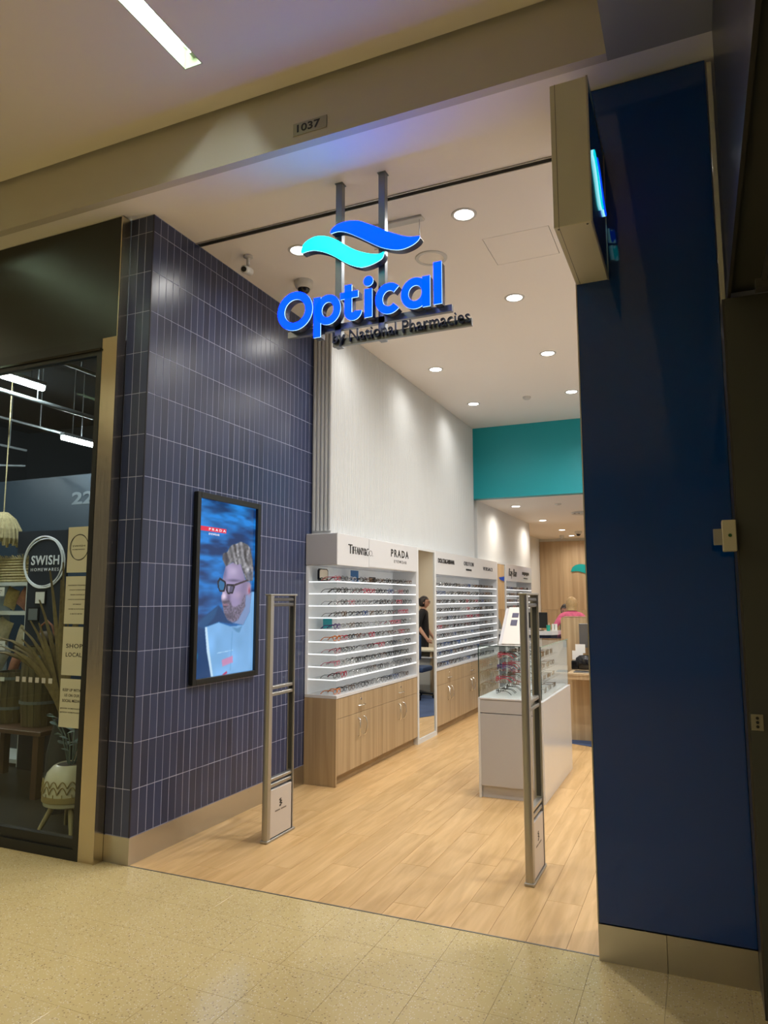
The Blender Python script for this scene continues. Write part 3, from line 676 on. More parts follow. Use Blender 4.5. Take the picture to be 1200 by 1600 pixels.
def blur(a, n=1):
    for _ in range(n):
        for ax in (0, 1): a = (np.roll(a, 1, ax)+2*a+np.roll(a, -1, ax))/4
    return a
def noise2(nu, nv, seed):
    r = np.random.default_rng(seed).random((nv, nu)); ys = vv*(nv-1.001); xs = uu*(nu-1.001)
    i, j = ys.astype(int), xs.astype(int); fy, fx = ys-i, xs-j; fy = fy*fy*(3-2*fy); fx = fx*fx*(3-2*fx)
    return (r[i, j]*(1-fx)+r[i, np.minimum(j+1, nu-1)]*fx)*(1-fy)+(r[np.minimum(i+1, nv-1), j]*(1-fx)+r[np.minimum(i+1, nv-1), np.minimum(j+1, nu-1)]*fx)*fy
def lin(c): c = np.asarray(c, float)/255; return np.where(c < 0.04, c/12.92, ((c+0.055)/1.055)**2.4)
img = np.zeros((NV, NU, 3))
sea = 0.55*noise2(4, 22, 1)+0.3*noise2(8, 46, 2)+0.15*noise2(14, 90, 4)
sea = np.clip((sea-0.3)/0.42, 0, 1)*(0.65+0.35*vv)
img[:] = np.array([14, 52, 104])+sea[..., None]*np.array([16, 84, 122])
def paint(P, c, soft=1, amt=1.0, tex=None):
    global img
    m = blur(inside(P).astype(float), soft)[..., None]*amt
    c = np.array(c, float) if tex is None else np.array(c, float)[None, None]*tex[..., None]
    img = img*(1-m)+c*m
def blob(cu, cv, ru, rv, c, amt=1.0):
    global img
    m = np.exp(-(((uu-cu)/ru)**2+((vv-cv)/rv)**2))[..., None]*amt
    img = img*(1-m)+np.array(c, float)*m
paint([(-.1, .29), (.176, .35), (.363, .4), (.454, .362), (.617, .29), (.371, .302), (.152, .277), (.214, .144), (.287, -.02), (-.1, -.02)], (18, 62, 112), 2)
paint([(0, .29), (.176, .346), (.363, .396), (.30, .33), (.14, .27)], (34, 92, 142), 3, .6)
paint([(.843, .454), (.953, .479), (.923, .357), (.806, .279), (.617, .294), (.709, .312), (.835, .39)], (120, 145, 190), 1)
fold = 0.9+0.16*noise2(9, 12, 8)
paint([(.152, .277), (.371, .302), (.572, .276), (.806, .279), (.923, .357), (.953, .479), (1.01, .479), (1.01, -.02), (.287, -.02), (.193, .144)], (126, 182, 236), 1, 1, fold)
paint([(.152, .277), (.185, .28), (.235, .144), (.31, -.01), (.275, -.01), (.193, .144)], (212, 236, 250), 1, .8)
paint([(.60, .27), (.70, .262), (.79, .274), (.74, .235), (.69, .24)], (76, 128, 170), 2, .7)
paint([(.36, .13), (.63, .138), (.63, .133), (.36, .125)], (170, 212, 245), 0, .8)
paint([(.60, .245), (.62, .245), (.60, .02), (.585, .02)], (98, 152, 205), 1, .6)
skin_t = 0.9+0.2*noise2(9, 16, 5)
fine = 0.7+0.6*noise2(60, 150, 12)
FACE = [(.467, .627), (.59, .653), (.733, .645), (.784, .598), (.837, .543), (.911, .539), (.937, .519), (.916, .47), (.843, .454), (.835, .39), (.709, .312), (.617, .298), (.524, .315), (.454, .362), (.428, .408), (.408, .432), (.405, .452), (.423, .469), (.415, .514), (.427, .561)]
paint(FACE, (146, 134, 172), 1, 1, skin_t)
fm = inside(FACE)
def fblob(cu, cv, ru, rv, c, amt=1.0):
    global img
    m = (np.exp(-(((uu-cu)/ru)**2+((vv-cv)/rv)**2))*blur(fm.astype(float)))[..., None]*amt
    img = img*(1-m)+np.array(c, float)*m
fblob(.60, .60, .10, .035, (190, 176, 210), .8); fblob(.45, .59, .045, .05, (98, 98, 140), .8); fblob(.70, .46, .09, .022, (176, 156, 186), .7)
fblob(.80, .52, .06, .05, (118, 108, 142), .7); fblob(.62, .545, .12, .008, (84, 78, 108), .8); fblob(.53, .44, .035, .03, (98, 84, 118), .75); fblob(.80, .42, .06, .05, (112, 104, 132), .6)
paint([(.422, .432), (.493, .438), (.56, .425), (.60, .392), (.66, .388), (.75, .41), (.83, .47), (.835, .39), (.709, .312), (.617, .294), (.513, .315), (.449, .362)], (104, 98, 118), 2, .85, fine)
fblob(.52, .335, .10, .018, (74, 70, 88), .7); fblob(.475, .418, .07, .008, (72, 64, 82), .9); fblob(.475, .401, .05, .007, (160, 112, 132), .8); fblob(.475, .392, .05, .004, (64, 56, 76), .8)
fblob(.45, .452, .04, .020, (236, 218, 238), .95); fblob(.445, .49, .018, .03, (206, 190, 218), .8)
strand = 0.62+0.5*np.sin(70*uu+36*vv+5*noise2(9, 14, 21))*noise2(12, 26, 22)+0.75*noise2(36, 90, 9)*noise2(10, 16, 23)+0.2*noise2(14, 30, 31)
paint([(.467, .627), (.408, .668), (.417, .699), (.494, .713), (.526, .742), (.58, .758), (.652, .767), (.72, .782), (.796, .776), (.86, .768), (.91, .748), (.952, .684), (.976, .618), (.973, .552), (.886, .543), (.849, .543), (.784, .598), (.733, .645), (.66, .64), (.59, .653)], (128, 128, 134), 1, 1, strand)
paint([(.467, .63), (.408, .668), (.417, .699), (.48, .70), (.54, .66)], (58, 58, 72), 3, .75)
paint([(.85, .545), (.973, .552), (.976, .62), (.86, .60)], (84, 90, 112), 3, .6, fine)
blob(.90, .492, .032, .032, (196, 152, 172), .9); blob(.905, .487, .014, .018, (140, 44, 66), .85)
paint([(.331, .536), (.372, .56), (.474, .538), (.487, .515), (.456, .476), (.379, .476), (.344, .499)], (22, 26, 42), 0)
paint([(.36, .53), (.38, .545), (.45, .53), (.455, .512), (.435, .486), (.385, .486), (.362, .503)], (40, 106, 156), 0)
paint([(.486, .525), (.612, .522), (.640, .509), (.604, .467), (.513, .463), (.484, .484)], (22, 24, 38), 0)
paint([(.505, .513), (.60, .511), (.612, .503), (.59, .476), (.525, .474), (.505, .488)], (84, 82, 112), 0)
paint([(.52, .51), (.55, .511), (.535, .478), (.523, .478)], (190, 190, 210), 1, .7)
paint([(.612, .522), (.86, .554), (.90, .549), (.86, .543), (.612, .508)], (58, 50, 58), 0)
paint([(.44, .086), (.63, .103), (.634, .064), (.455, .048)], (212, 130, 172), 1, .8); paint([(.41, -.01), (.53, .02), (.54, .006), (.44, -.01)], (196, 46, 82), 1, .9)
paint([(.0, .128), (.03, .15), (.06, .13), (.05, .105), (.02, .10)], (20, 110, 150), 1, .7)
bw_, rd = None, (204, 40, 66)
img = blur(img, 0)
lin_img = lin(np.clip(img, 0, 255))
mb = MB()
Y0, Y1, Z0, Z1 = 0.531, 1.225, 1.015, 2.246
mb.v = [(0.012, Y0+(Y1-Y0)*u, Z0+(Z1-Z0)*v) for u, v in zip(uu.ravel(), vv.ravel())]
mb.f = [[j*NU+i, j*NU+i+1, (j+1)*NU+i+1, (j+1)*NU+i] for j in range(NV-1) for i in range(NU-1)]; mb.m = [0]*len(mb.f)
scr = part('display', mb, M['screen'], tv, 'lit picture of a man in dark glasses before blue sea')
ca = scr.data.color_attributes.new('Col', 'FLOAT_COLOR', 'POINT')
ca.data.foreach_set('color', np.concatenate([lin_img.reshape(-1, 3), np.ones((NU*NV, 1))], 1).ravel().astype(np.float32))
M['ban_red'] = mat('screen_red', (0.1, 0.0, 0.01), 0.4, emit=tuple(lin((212, 44, 74))), es=1.0)
M['ban_white'] = mat('screen_white', (0.1, 0.1, 0.1), 0.4, emit=(0.85, 0.85, 0.9), es=1.0)
U = lambda u: Y0+(Y1-Y0)*u
V = lambda v: Z0+(Z1-Z0)*v
part('banner', B((0.012, U(0), V(.819)), (0.0127, U(.462), V(.845))), M['ban_red'], tv, 'red banner on the picture')
part('lettering', fit_text('PRADA', U(.17), U(.45), V(.825), V(.839), 0.0006, side(0.0134), bold=0.02, spacing=1.7), M['ban_white'], tv, 'white lettering on the banner')
part('lettering', fit_text('EYEWEAR', U(.17), U(.345), V(.799), V(.810), 0.0006, side(0.0134), bold=0.02, spacing=1.3), M['ban_white'], tv, 'small white lettering under the banner')
part('backing', B((0.001, 0.531, 1.015), (0.010, 1.225, 2.246)), M['black'], tv)

# ================================================================== SECURITY GATES
def gate(x0, label):
    g = thing('security_gate', label, 'security gate', (x0+0.025, 0.80, 0))
    def post(y0, y1, nm):
        pr = [(x0, y0+0.02), (x0+0.006, y0+0.006), (x0+0.02, y0), (x0+0.034, y0), (x0+0.046, y0+0.006), (x0+0.05, y0+0.02), (x0+0.05, y1), (x0, y1)]
        if nm == 'far': pr = [(x0, y0), (x0+0.05, y0), (x0+0.05, y1-0.02), (x0+0.034, y1), (x0+0.016, y1), (x0, y1-0.02)]
        part('post', MB().prism(pr, 'z', 0.012, 1.572), M['alu'], g, smooth=35)
    post(0.636, 0.672, 'near'); post(0.945, 0.975, 'far')
    part('top_cap', MB().box((x0-0.001, 0.636, 1.572), (x0+0.051, 0.976, 1.584), 0, 0.004, 2), M['alu'], g)
    part('foot_rail', MB().box((x0-0.003, 0.632, 0.0), (x0+0.053, 0.98, 0.016), 0, 0.003), M['alu'], g)
    for z in (1.548, 1.512, 0.968, 0.925, 0.38, 0.345):
        part('crossbar', B((x0+0.008, 0.672, z-0.011), (x0+0.042, 0.945, z+0.011), 0.004), M['alu_dark' if z > 1 else 'alu'], g)
    part('inner_channel', MB().box((x0+0.012, 0.6725, 0.40), (x0+0.038, 0.677, 0.90)).box((x0+0.012, 0.94, 0.40), (x0+0.038, 0.9445, 1.50)), M['door_dark'], g)
    pc = part('placard', B((x0+0.006, 0.674, 0.02), (x0+0.046, 0.938, 0.318), 0.002), M['placard'], g, 'pale printed placard')
    xx = x0+0.0468
    mk = MB()
    for z, y in ((0.242, 0.80), (0.236, 0.792), (0.230, 0.803), (0.216, 0.803), (0.210, 0.812), (0.204, 0.80), (0.198, 0.795), (0.225, 0.806), (0.220, 0.796)):
        mk.box((x0+0.046, y-0.010, z-0.003), (xx, y+0.010, z+0.003))
    part('emblem', mk, M['print_black'], pc, 'small black emblem')
    part('caption', MB().box((x0+0.046, 0.735, 0.172), (xx, 0.795, 0.180)).box((x0+0.046, 0.806, 0.172), (xx, 0.872, 0.180)), M['grey_text'], pc, 'two short illegible grey words')
    return g
gate(0.494, 'grey security gate standing before the tiled wall')
gate(2.195, 'grey security gate standing before the glass display case')

# ================================================================== EYEWEAR RACKS, CABINETS AND MIRRORS
XF, XB = 0.305, 0.03                                           # front and back of the racks
SHZ = [1.705, 1.602, 1.497, 1.395, 1.292, 1.190, 1.085, 0.978, 0.873]
def rack(label, y0, y1, heads, end_panel=False, first=False):
    r = thing('eyewear_rack', label, 'display rack', (0.17, (y0+y1)/2, 0.715))
    part('back_panel', B((0.004, y0+.002, 0.74), (XB, y1-.002, 1.84)), M['rackback'], r)
    part('base_board', B((0.004, y0, 0.715), (XF+0.008, y1, 0.742), 0.002), M['white_gloss'], r, 'white base board')
    if not end_panel: part('side_panel', B((0.004, y0, 0.742), (XF+0.005, y0+0.018, 1.842), 0.001), M['white_gloss'], r)
    else: part('end_panel', B((0.02, y0+0.004, 0.742), (XF-0.002, y0+0.012, 1.842)), M['acrylic'], r, 'clear acrylic end panel')
    part('side_panel', B((0.004, y1-0.018, 0.742), (XF+0.005, y1, 1.842), 0.001), M['white_gloss'], r)
    ya = y0+(0.014 if end_panel else 0.02)
    for z in SHZ:
        s = part('shelf', B((XB, ya, z-0.012), (XF-0.006, y1-0.02, z)), M['shelf'], r)
        part('lit_edge', B((XF-0.006, ya, z-0.011), (XF-0.001, y1-0.02, z-0.001)), M['led'], s, 'glowing front edge')
        if end_panel: part('lit_edge', B((XB, ya-0.001, z-0.011), (XF-0.006, ya, z-0.001)), M['led'], s, 'glowing end edge')
    h = part('header', B((0.004, y0, 1.842), (XF+0.008, y1, 2.118), 0.002), M['white_gloss'], r, 'white name board')
    for w in heads: part('lettering', fit_text(w[0], *w[1:5], 0.006, side(XF+0.0135), **w[5]), M['print_black'], h, f'black {w[0]} lettering')
    return r, h
r1, h1 = rack('front eyewear rack with clear end panel beside the tiled wall', 2.03, 3.93,
     [('T', 2.235, 2.315, 1.952, 2.035, dict(bold=-0.012)), ('IFFANY&C', 2.318, 2.658, 1.952, 2.02, dict(bold=-0.022, spacing=0.95)), ('O', 2.664, 2.735, 1.952, 2.005, dict(bold=-0.02)), ('.', 2.741, 2.752, 1.952, 1.962, dict()),
      ('PRADA', 3.19, 3.67, 1.975, 2.052, dict(bold=0.035, spacing=1.35)), ('EYEWEAR', 3.27, 3.61, 1.915, 1.945, dict(bold=0.02, spacing=1.5))], True)
part('sign_panel', B((XF+0.0085, 2.67, 1.848), (XF+0.0125, 3.90, 2.112), 0.001), M['white_gloss'], h1, 'raised white sign panel')
part('end_trim', B((0.006, 2.024, 1.848), (XF+0.004, 2.0295, 2.112)), M['grey_lam'], h1, 'grey end of the name board')
r2, h2 = rack('middle eyewear rack between the two mirrors', 4.55, 7.35,
     [('DOLCE&GABBANA', 4.63, 5.25, 1.98, 2.035, dict(bold=0.0, spacing=0.95)), ('OROTON', 5.66, 6.10, 1.99, 2.045, dict(bold=-0.02, spacing=1.2)), ('EYEWEAR', 5.75, 6.0, 1.925, 1.95, dict(bold=0.0)), ('VERSACE', 6.58, 7.1, 1.96, 2.01, dict(bold=-0.02, spacing=1.1))])
r3, h3 = rack('rear eyewear rack at the end of the white wall', 7.93, 9.86,
     [('Ray-Ban', 8.1, 8.66, 1.88, 2.05, dict(bold=-0.01, shear=0.3)), ('III|III|III', 9.09, 9.62, 1.96, 2.02, dict(bold=0.09)), ('IIII', 9.2, 9.5, 1.905, 1.92, dict(bold=0.08))])
for c in h3.children:
    if 'III' in str(c.get('label', '')): c['label'] = 'black unreadable lettering'

def cabinet(y0, y1, label, end=False):
    c = thing('base_cabinet', label, 'cabinet', (0.17, (y0+y1)/2, 0))
    part('carcass', B((0.004, y0, 0.082), (0.290, y1, 0.714)), M['oak'], c)
    part('kick_board', B((0.004, y0+(0.018 if end else 0), 0.0), (0.262, y1, 0.0815)), M['oak_dark'], c)
    if end:
        part('end_board', B((0.004, y0-0.018, 0.0), (0.309, y0-.0005, 0.714)), M['oak'], c, 'full height oak end board')
    ym = (y0+y1)/2; g = 0.0015
    d = part('drawer', B((0.291, y0+g, 0.548), (0.309, y1-g, 0.711), 0.001), M['oak'], c)
    part('handle', MB().tube([(0.309, ym-0.06, 0.607), (0.328, ym-0.052, 0.607), (0.333, ym, 0.607), (0.328, ym+0.052, 0.607), (0.309, ym+0.06, 0.607)], 0.006, 8), M['chrome'], d, smooth=60)
    part('lock', MB().lathe([(0.0105, 0.0), (0.0095, 0.004), (0.0001, 0.004)], (0.309, ym, 0.66), 14, axis='x'), M['chrome'], d)
    for a, b, yh in ((y0+g, ym-g, ym-0.055), (ym+g, y1-g, ym+0.055)):
        dd = part('door', B((0.291, a, 0.085), (0.309, b, 0.545), 0.001), M['oak'], c)
        sgn = 1 if yh > ym else -1
        part('handle', MB().tube([(0.309, yh, 0.50), (0.330, yh+sgn*0.004, 0.49), (0.337, yh+sgn*0.018, 0.435), (0.337, yh+sgn*0.018, 0.405), (0.330, yh+sgn*0.004, 0.35), (0.309, yh, 0.34)], 0.006, 8), M['chrome'], dd, smooth=60)
    return c
cabinet(2.048, 2.985, 'oak base cabinet at the entrance end under the front rack', True)
cabinet(2.988, 3.928, 'oak base cabinet beside the mirror under the front rack')
for k, l in enumerate(('nearest the mirror', 'in the middle', 'farthest from the entrance')):
    cabinet(4.552+k*0.933, 4.552+(k+1)*0.933-0.003, f'oak base cabinet {l} under the middle rack')
for k, l in enumerate(('nearer', 'farther')): cabinet(7.932+k*0.963, 7.932+(k+1)*0.963-0.003, f'oak base cabinet at the {l} half of the rear rack')

def wall_mirror(y0, y1, label):
    m = thing('wall_mirror', label, 'mirror', (0.29, (y0+y1)/2, 0))
    part('frame', MB().box((0.004, y0, 0.0), (0.312, y0+0.045, 2.118)).box((0.004, y1-0.045, 0.0), (0.312, y1, 2.118)).box((0.004, y0+0.045, 0.0), (0.312, y1-0.045, 0.05)).box((0.004, y0+0.045, 2.092), (0.312, y1-0.045, 2.118)), M['white'], m)
    part('mirror_glass', B((0.280, y0+0.045, 0.05), (0.303, y1-0.045, 2.092)), M['mirror'], m)
wall_mirror(3.932, 4.548, 'tall narrow mirror showing the woman in black')
wall_mirror(7.352, 7.928, 'tall narrow mirror reflecting the oak rear wall')

# ---- spectacles
def spec_mesh(style, fm, lens, w=0.136):
    """pair of glasses: front at the origin facing +x, width along y, temples towards -x"""
    fr = MB(); tl = MB(); tr_ = MB(); l1 = MB(); l2 = MB()
    hw, hh, p = {'rect': (0.026, 0.017, 4.5), 'round': (0.0235, 0.0225, 2.0), 'wide': (0.027, 0.021, 3.0), 'cat': (0.027, 0.019, 2.6)}[style]
    tk = {'rect': 0.0026, 'round': 0.0020, 'wide': 0.0034, 'cat': 0.0030}[style]
    zc = 0.026
    for sgn, lm in ((-1, l1), (1, l2)):
        pts = []
        for k in range(14):
            a = 2*PI*k/14; ca_, sa = math.cos(a), math.sin(a)
            y_ = hw*math.copysign(abs(ca_)**(2/p), ca_); z_ = hh*math.copysign(abs(sa)**(2/p), sa)
            if style == 'cat' and z_ > 0: z_ += 0.22*max(0, y_*sgn)
            if z_ < 0: y_ *= 0.92
            pts.append((-0.12*abs(y_+sgn*0.034)*0.3, sgn*0.034+y_, zc+z_))
        fr.tube(pts, tk, 4, True)
        lm.add(pts, [list(range(14))])
    fr.tube([(0.001, -0.0105, zc+0.004), (0.003, 0, zc+0.0075), (0.001, 0.0105, zc+0.004)], tk*0.9, 4)
    for sgn, mm in ((-1, tl), (1, tr_)):
        y_ = sgn*(0.034+hw)
        mm.tube([(-0.004, y_, zc+0.008), (-0.012, sgn*0.066, zc+0.009), (-0.085, sgn*0.063, zc+0.007), (-0.105, sgn*0.062, zc-0.002), (-0.128, sgn*0.060, zc-0.022)], [tk*1.25, tk*1.2, tk, tk, tk*1.2], 4)
    return fr, tl, tr_, l1, l2
FRC = dict(black=(0.010, 0.010, 0.011), brown=(0.09, 0.045, 0.022), grey=(0.16, 0.16, 0.17), red=(0.40, 0.012, 0.045), purple=(0.07, 0.025, 0.16), orange=(0.62, 0.17, 0.02), blue=(0.02, 0.06, 0.20), silver=(0.42, 0.42, 0.42), pink=(0.55, 0.13, 0.20), tortoise=(0.14, 0.06, 0.02))
FM = {k: mat('frame_'+k, c, 0.25, 0.7 if k == 'silver' else 0.0) for k, c in FRC.items()}
SPEC = {}
def spec_data(style, colr, dark=False):
    key = (style, colr, dark)
    if key not in SPEC:
        fr, tl, tr_, l1, l2 = spec_mesh(style, colr, dark); lm = M['lens_dark' if dark else 'lens']
        whole = MB()
        for i, q in enumerate((fr, tl, tr_, l1, l2)): whole.add(q.v, q.f, 0 if i < 3 else 1)
        SPEC[key] = dict(front=mesh_of(fr, 'eyeglasses', FM[colr]), temple=[mesh_of(tl, 'temple', FM[colr]), mesh_of(tr_, 'temple', FM[colr])],
                         lens=[mesh_of(l1, 'lens', lm), mesh_of(l2, 'lens', lm)], whole=mesh_of(whole, 'eyeglasses', [FM[colr], lm]), mb=whole)
    return SPEC[key]
STN = dict(rect='rectangular', round='round', wide='wide', cat='cat eye')
def glasses(style, colr, loc, rz, label, group, detailed, dark=False, tilt=0.0):
    d = spec_data(style, colr, dark)
    o = link('eyeglasses', d['front'] if detailed else d['whole'], None, loc)
    o.rotation_euler = (0, tilt, rz); tag(o, label, 'glasses', group)
    if detailed:
        for nm in ('temple', 'lens'):
            for me in d[nm]:
                c = bpy.data.objects.new(nm, me); COL.objects.link(c); c.parent = o
    return o
rg = random.Random(11)
def pick(): return rg.choice(['black']*7+['brown']*2+['grey']*3+['silver']*2+['tortoise', 'blue', 'red'])
HERO = {(0, 0): ('rect', 'red'), (1, 0): ('rect', 'black'), (1, 4): ('wide', 'red'), (1, 5): ('rect', 'red'), (2, 0): ('round', 'silver'), (3, 0): ('round', 'black'), (4, 0): ('wide', 'purple'), (5, 0): ('wide', 'orange'), (6, 0): ('round', 'red'), (7, 0): ('rect', 'pink'), (8, 0): ('rect', 'black'), (8, 1): ('wide', 'red'), (9, 0): ('wide', 'orange'), (3, 10): ('round', 'pink'), (4, 8): ('rect', 'pink'), (5, 10): ('rect', 'red')}
LEV = ['top shelf', 'second shelf', 'third shelf', 'fourth shelf', 'fifth shelf', 'sixth shelf', 'seventh shelf', 'eighth shelf', 'lowest shelf', 'base board']
ZL = SHZ+[0.742]
count = 0
for lv in range(10):
    n = 0; y = 2.125
    while y < 3.85:
        st, c = HERO.get((lv, n), (rg.choice(['rect', 'rect', 'round', 'wide', 'cat']), pick()))
        glasses(st, c, (0.268+rg.uniform(-.008, .006), y, ZL[lv]), rg.gauss(0, .05), f'{c} {STN[st]} eyeglasses, {ORD[n]} from the left on the {LEV[lv]}, front rack', f'eyeglasses on the front rack', n < 3)
        n += 1; y += 0.140+rg.uniform(0, .012)+(0.1 if rg.random() < .06 else 0)
        count += 1
for lv in range(10):
    n = 0; y = 4.65
    while y < 7.28:
        st, c = rg.choice(['rect', 'rect', 'round', 'wide', 'cat']), pick()
        if n < 14:
            glasses(st, c, (0.268+rg.uniform(-.008, .006), y, ZL[lv]), rg.gauss(0, .05), f'{c} {STN[st]} eyeglasses, {ORD[n]} from the left on the {LEV[lv]}, middle rack', 'eyeglasses on the middle rack', False); count += 1
        else:
            SPARE = globals().setdefault('SPARE', []); SPARE.append((st, c, (0.268, y, ZL[lv])))
        n += 1; y += 0.142+rg.uniform(0, .014)+(0.1 if rg.random() < .05 else 0)
for lv in range(10):
    y = 8.02
    while y < 9.8:
        SPARE.append((rg.choice(['rect', 'round', 'wide']), pick(), (0.268, y, ZL[lv]))); y += 0.15
cols = sorted({s[1] for s in SPARE}); mb = MB()
for st, c, l in SPARE:
    d = spec_data(st, c)['mb']; o0 = len(mb.v)
    mb.v += [(v[0]+l[0], v[1]+l[1], v[2]+l[2]) for v in d.v]
    for f, m_ in zip(d.f, d.m): mb.f.append([i+o0 for i in f]); mb.m.append(cols.index(c) if m_ == 0 else len(cols))
obj('eyeglasses', mb, [FM[c] for c in cols]+[M['lens']], None, 'rows of small dark eyeglasses on the rear rack and far end of the middle rack', 'glasses', None, 'stuff')

# ---- small cards standing on the front rack
def standing_card(name, label, cat, x, y, z, w, h, m, back=True):
    t = thing(name, label, cat, (x, y, z))
    part('face', B((x-0.002, y-w/2, z+0.001), (x, y+w/2, z+h), 0.001), m, t)
    part('foot', B((x-0.05, y-w*0.2, z+0.0005), (x-0.003, y+w*0.2, z+0.006)), M['print_black'], t)
t = thing('counter_mirror', 'small black framed mirror standing on the top shelf at the left', 'mirror', (0.09, 2.17, 1.705))
fp = [(2.09+0.17*u, 1.712+0.105*v) for u, v in ((.1, 0), (.9, 0), (1, .1), (1, .85), (.88, 1), (.12, 1), (0, .85), (0, .1))]
part('frame', MB().prism(fp, 'x', 0.085, 0.10), M['black_gloss'], t)
part('glass', MB().prism([(2.175+(a-2.175)*.86, 1.765+(b-1.765)*.84) for a, b in fp], 'x', 0.1002, 0.1015), M['mirror'], t)
part('base', B((0.065, 2.13, 1.7055), (0.13, 2.22, 1.712)), M['black_gloss'], t)
standing_card('brand_card', 'blue printed card on the top shelf under the gap between the name boards', 'card', 0.14, 2.72, 1.705, 0.17, 0.115, M['blue_card'])
standing_card('brand_card', 'black card standing on the top shelf under the right name board', 'card', 0.112, 3.19, 1.705, 0.16, 0.065, M['print_black'])
standing_card('brand_card', 'turquoise card standing on the fifth shelf near the left end', 'card', 0.10, 2.26, 1.292, 0.17, 0.085, M['teal_card'])

# ================================================================== GLASS DISPLAY CASE
IX0, IX1, IY0, IY1 = 1.48, 2.0, 2.23, 3.50
dc = thing('display_case', 'white island display case with a glass top near the right gate', 'display case', ((IX0+IX1)/2, (IY0+IY1)/2, 0))
part('cabinet_body', B((IX0+0.018, IY0+0.012, 0.09), (IX1-0.05, IY1-0.01, 0.64)), M['grey_lam'], dc)
part('drawer_front', B((IX0+0.018, IY0+0.004, 0.652), (IX1-0.04, IY0+0.03, 0.752), 0.001), M['grey_lam'], dc)
part('door_panel', B((IX0+0.018, IY0+0.004, 0.094), (IX1-0.04, IY0+0.0115, 0.646), 0.001), M['grey_lam'], dc)
part('kick_board', B((IX0+0.018, IY0+0.03, 0.0), (IX1-0.05, IY1-0.03, 0.089)), M['grey_lam'], dc)
part('side_panel', B((IX0, IY0, 0.0), (IX0+0.0175, IY1, 0.755), 0.001), M['white_gloss'], dc)
part('side_panel', B((IX1-0.04, IY0, 0.0), (IX1-0.022, IY1, 0.755), 0.001), M['white_gloss'], dc)
part('side_panel', B((IX1-0.020, IY0-0.01, 0.0), (IX1, IY1, 0.757), 0.001), M['white_gloss'], dc, 'outer glossy white side panel')
part('deck', B((IX0, IY0, 0.7555), (IX1-0.021, IY1, 0.768), 0.001), M['white_gloss'], dc, 'white deck under the glass')
GZ = 1.172
gp = part('glass_pane', B((IX0+0.008, IY0+0.012, 0.769), (IX1-0.012, IY0+0.018, GZ)), M['case_glass'], dc, 'front glass pane')
part('glass_pane', B((IX0+0.008, IY0+0.018, 0.769), (IX0+0.014, IY1-0.01, GZ)), M['case_glass'], dc, 'left glass pane')
part('glass_pane', B((IX1-0.018, IY0+0.018, 0.769), (IX1-0.012, IY1-0.01, GZ)), M['case_glass'], dc, 'right glass pane')
part('glass_pane', B((IX0+0.006, IY0+0.010, GZ+.0005), (IX1-0.010, IY1-0.008, GZ+0.0065)), M['case_glass'], dc, 'glass lid')
part('corner_edge', B((IX0+0.004, IY0+0.008, 0.769), (IX0+0.010, IY0+0.014, GZ)), M['edge'], dc, 'dark left corner edge of the glass')
part('corner_edge', B((IX1-0.016, IY0+0.008, 0.769), (IX1-0.010, IY0+0.014, GZ)), M['edge'], dc, 'dark right corner edge of the glass')
part('lid_edge', MB().box((IX0+0.006, IY0+0.006, GZ), (IX1-0.010, IY0+0.0095, GZ+0.006)), M['edge'], dc, 'dark front edge of the glass lid')
part('lid_edge', MB().box((IX1-0.0095, IY0+0.010, GZ), (IX1-0.006, IY1-0.008, GZ+0.006)), M['edge_green'], dc, 'green right edge of the glass lid')
part('rear_panel', B((IX0+0.014, IY1-0.026, 0.769), (IX1-0.018, IY1-0.012, GZ-0.01)), M['white_gloss'], dc)
for z, w in ((0.870, 0.0), (0.965, 0.01), (1.062, 0.02)):
    part('shelf', B((1.56+w, 2.40, z-0.006), (1.72, 3.36, z)), M['acrylic'], dc, 'clear left shelf')
    part('shelf', B((1.80, 2.40, z-0.006), (1.94-w, 3.36, z)), M['acrylic'], dc, 'clear right shelf')
for y in (2.45, 2.88, 3.32): part('shelf_post', B((1.735, y, 0.769), (1.785, y+0.012, 1.10)), M['acrylic'], dc)
IS = [0.768, 0.870, 0.965, 1.062]
ISN = ['deck', 'lowest shelf', 'middle shelf', 'top shelf']
hero2 = {(0, 0): ('rect', 'black'), (0, 1): ('rect', 'black'), (1, 0): ('wide', 'red'), (2, 0): ('cat', 'purple'), (3, 0): ('wide', 'red'), (3, 1): ('rect', 'black')}
for lv, z in enumerate(IS):
    for k in range(5):
        st, c = hero2.get((lv, k), (rg.choice(['rect', 'round', 'wide', 'cat']), rg.choice(['black', 'black', 'brown', 'grey', 'red', 'tortoise'])))
        glasses(st, c, (1.575+0.006*lv+rg.uniform(-.006, .006), 2.50+0.178*k, z+.0005), PI+rg.gauss(0, .06), f'{c} {STN[st]} eyeglasses, {ORD[k]} from the front, left side, {ISN[lv]} of glass case', 'eyeglasses in the glass case', True, dark=(rg.random() < .2))
    for k in range(4):
        st, c = rg.choice(['rect', 'round', 'wide', 'cat']), rg.choice(['black', 'grey', 'grey', 'silver', 'brown'])
        glasses(st, c, (1.925-0.006*lv, 2.52+0.2*k, z+.0005), rg.gauss(0, .06), f'{c} {STN[st]} eyeglasses, {ORD[k]} from the front, right side, {ISN[lv]} of glass case', 'eyeglasses in the glass case', True, dark=(rg.random() < .2))
t = thing('leaflet_stand', 'white sloping leaflet stand with two dark pictures on the glass lid', 'stand', (1.69, 2.6, 1.1795))
part('board', MB().prism([(2.46, 1.182), (2.475, 1.179), (2.765, 1.47), (2.75, 1.478)], 'x', 1.625, 1.79), M['placard'], t)
part('side_wedge', MB().prism([(2.462, 1.179), (2.85, 1.179), (2.78, 1.455), (2.752, 1.468)], 'x', 1.597, 1.624), M['grey_lam'], t)
part('base', B((1.624, 2.48, 1.179), (1.79, 2.80, 1.19)), M['grey_lam'], t)
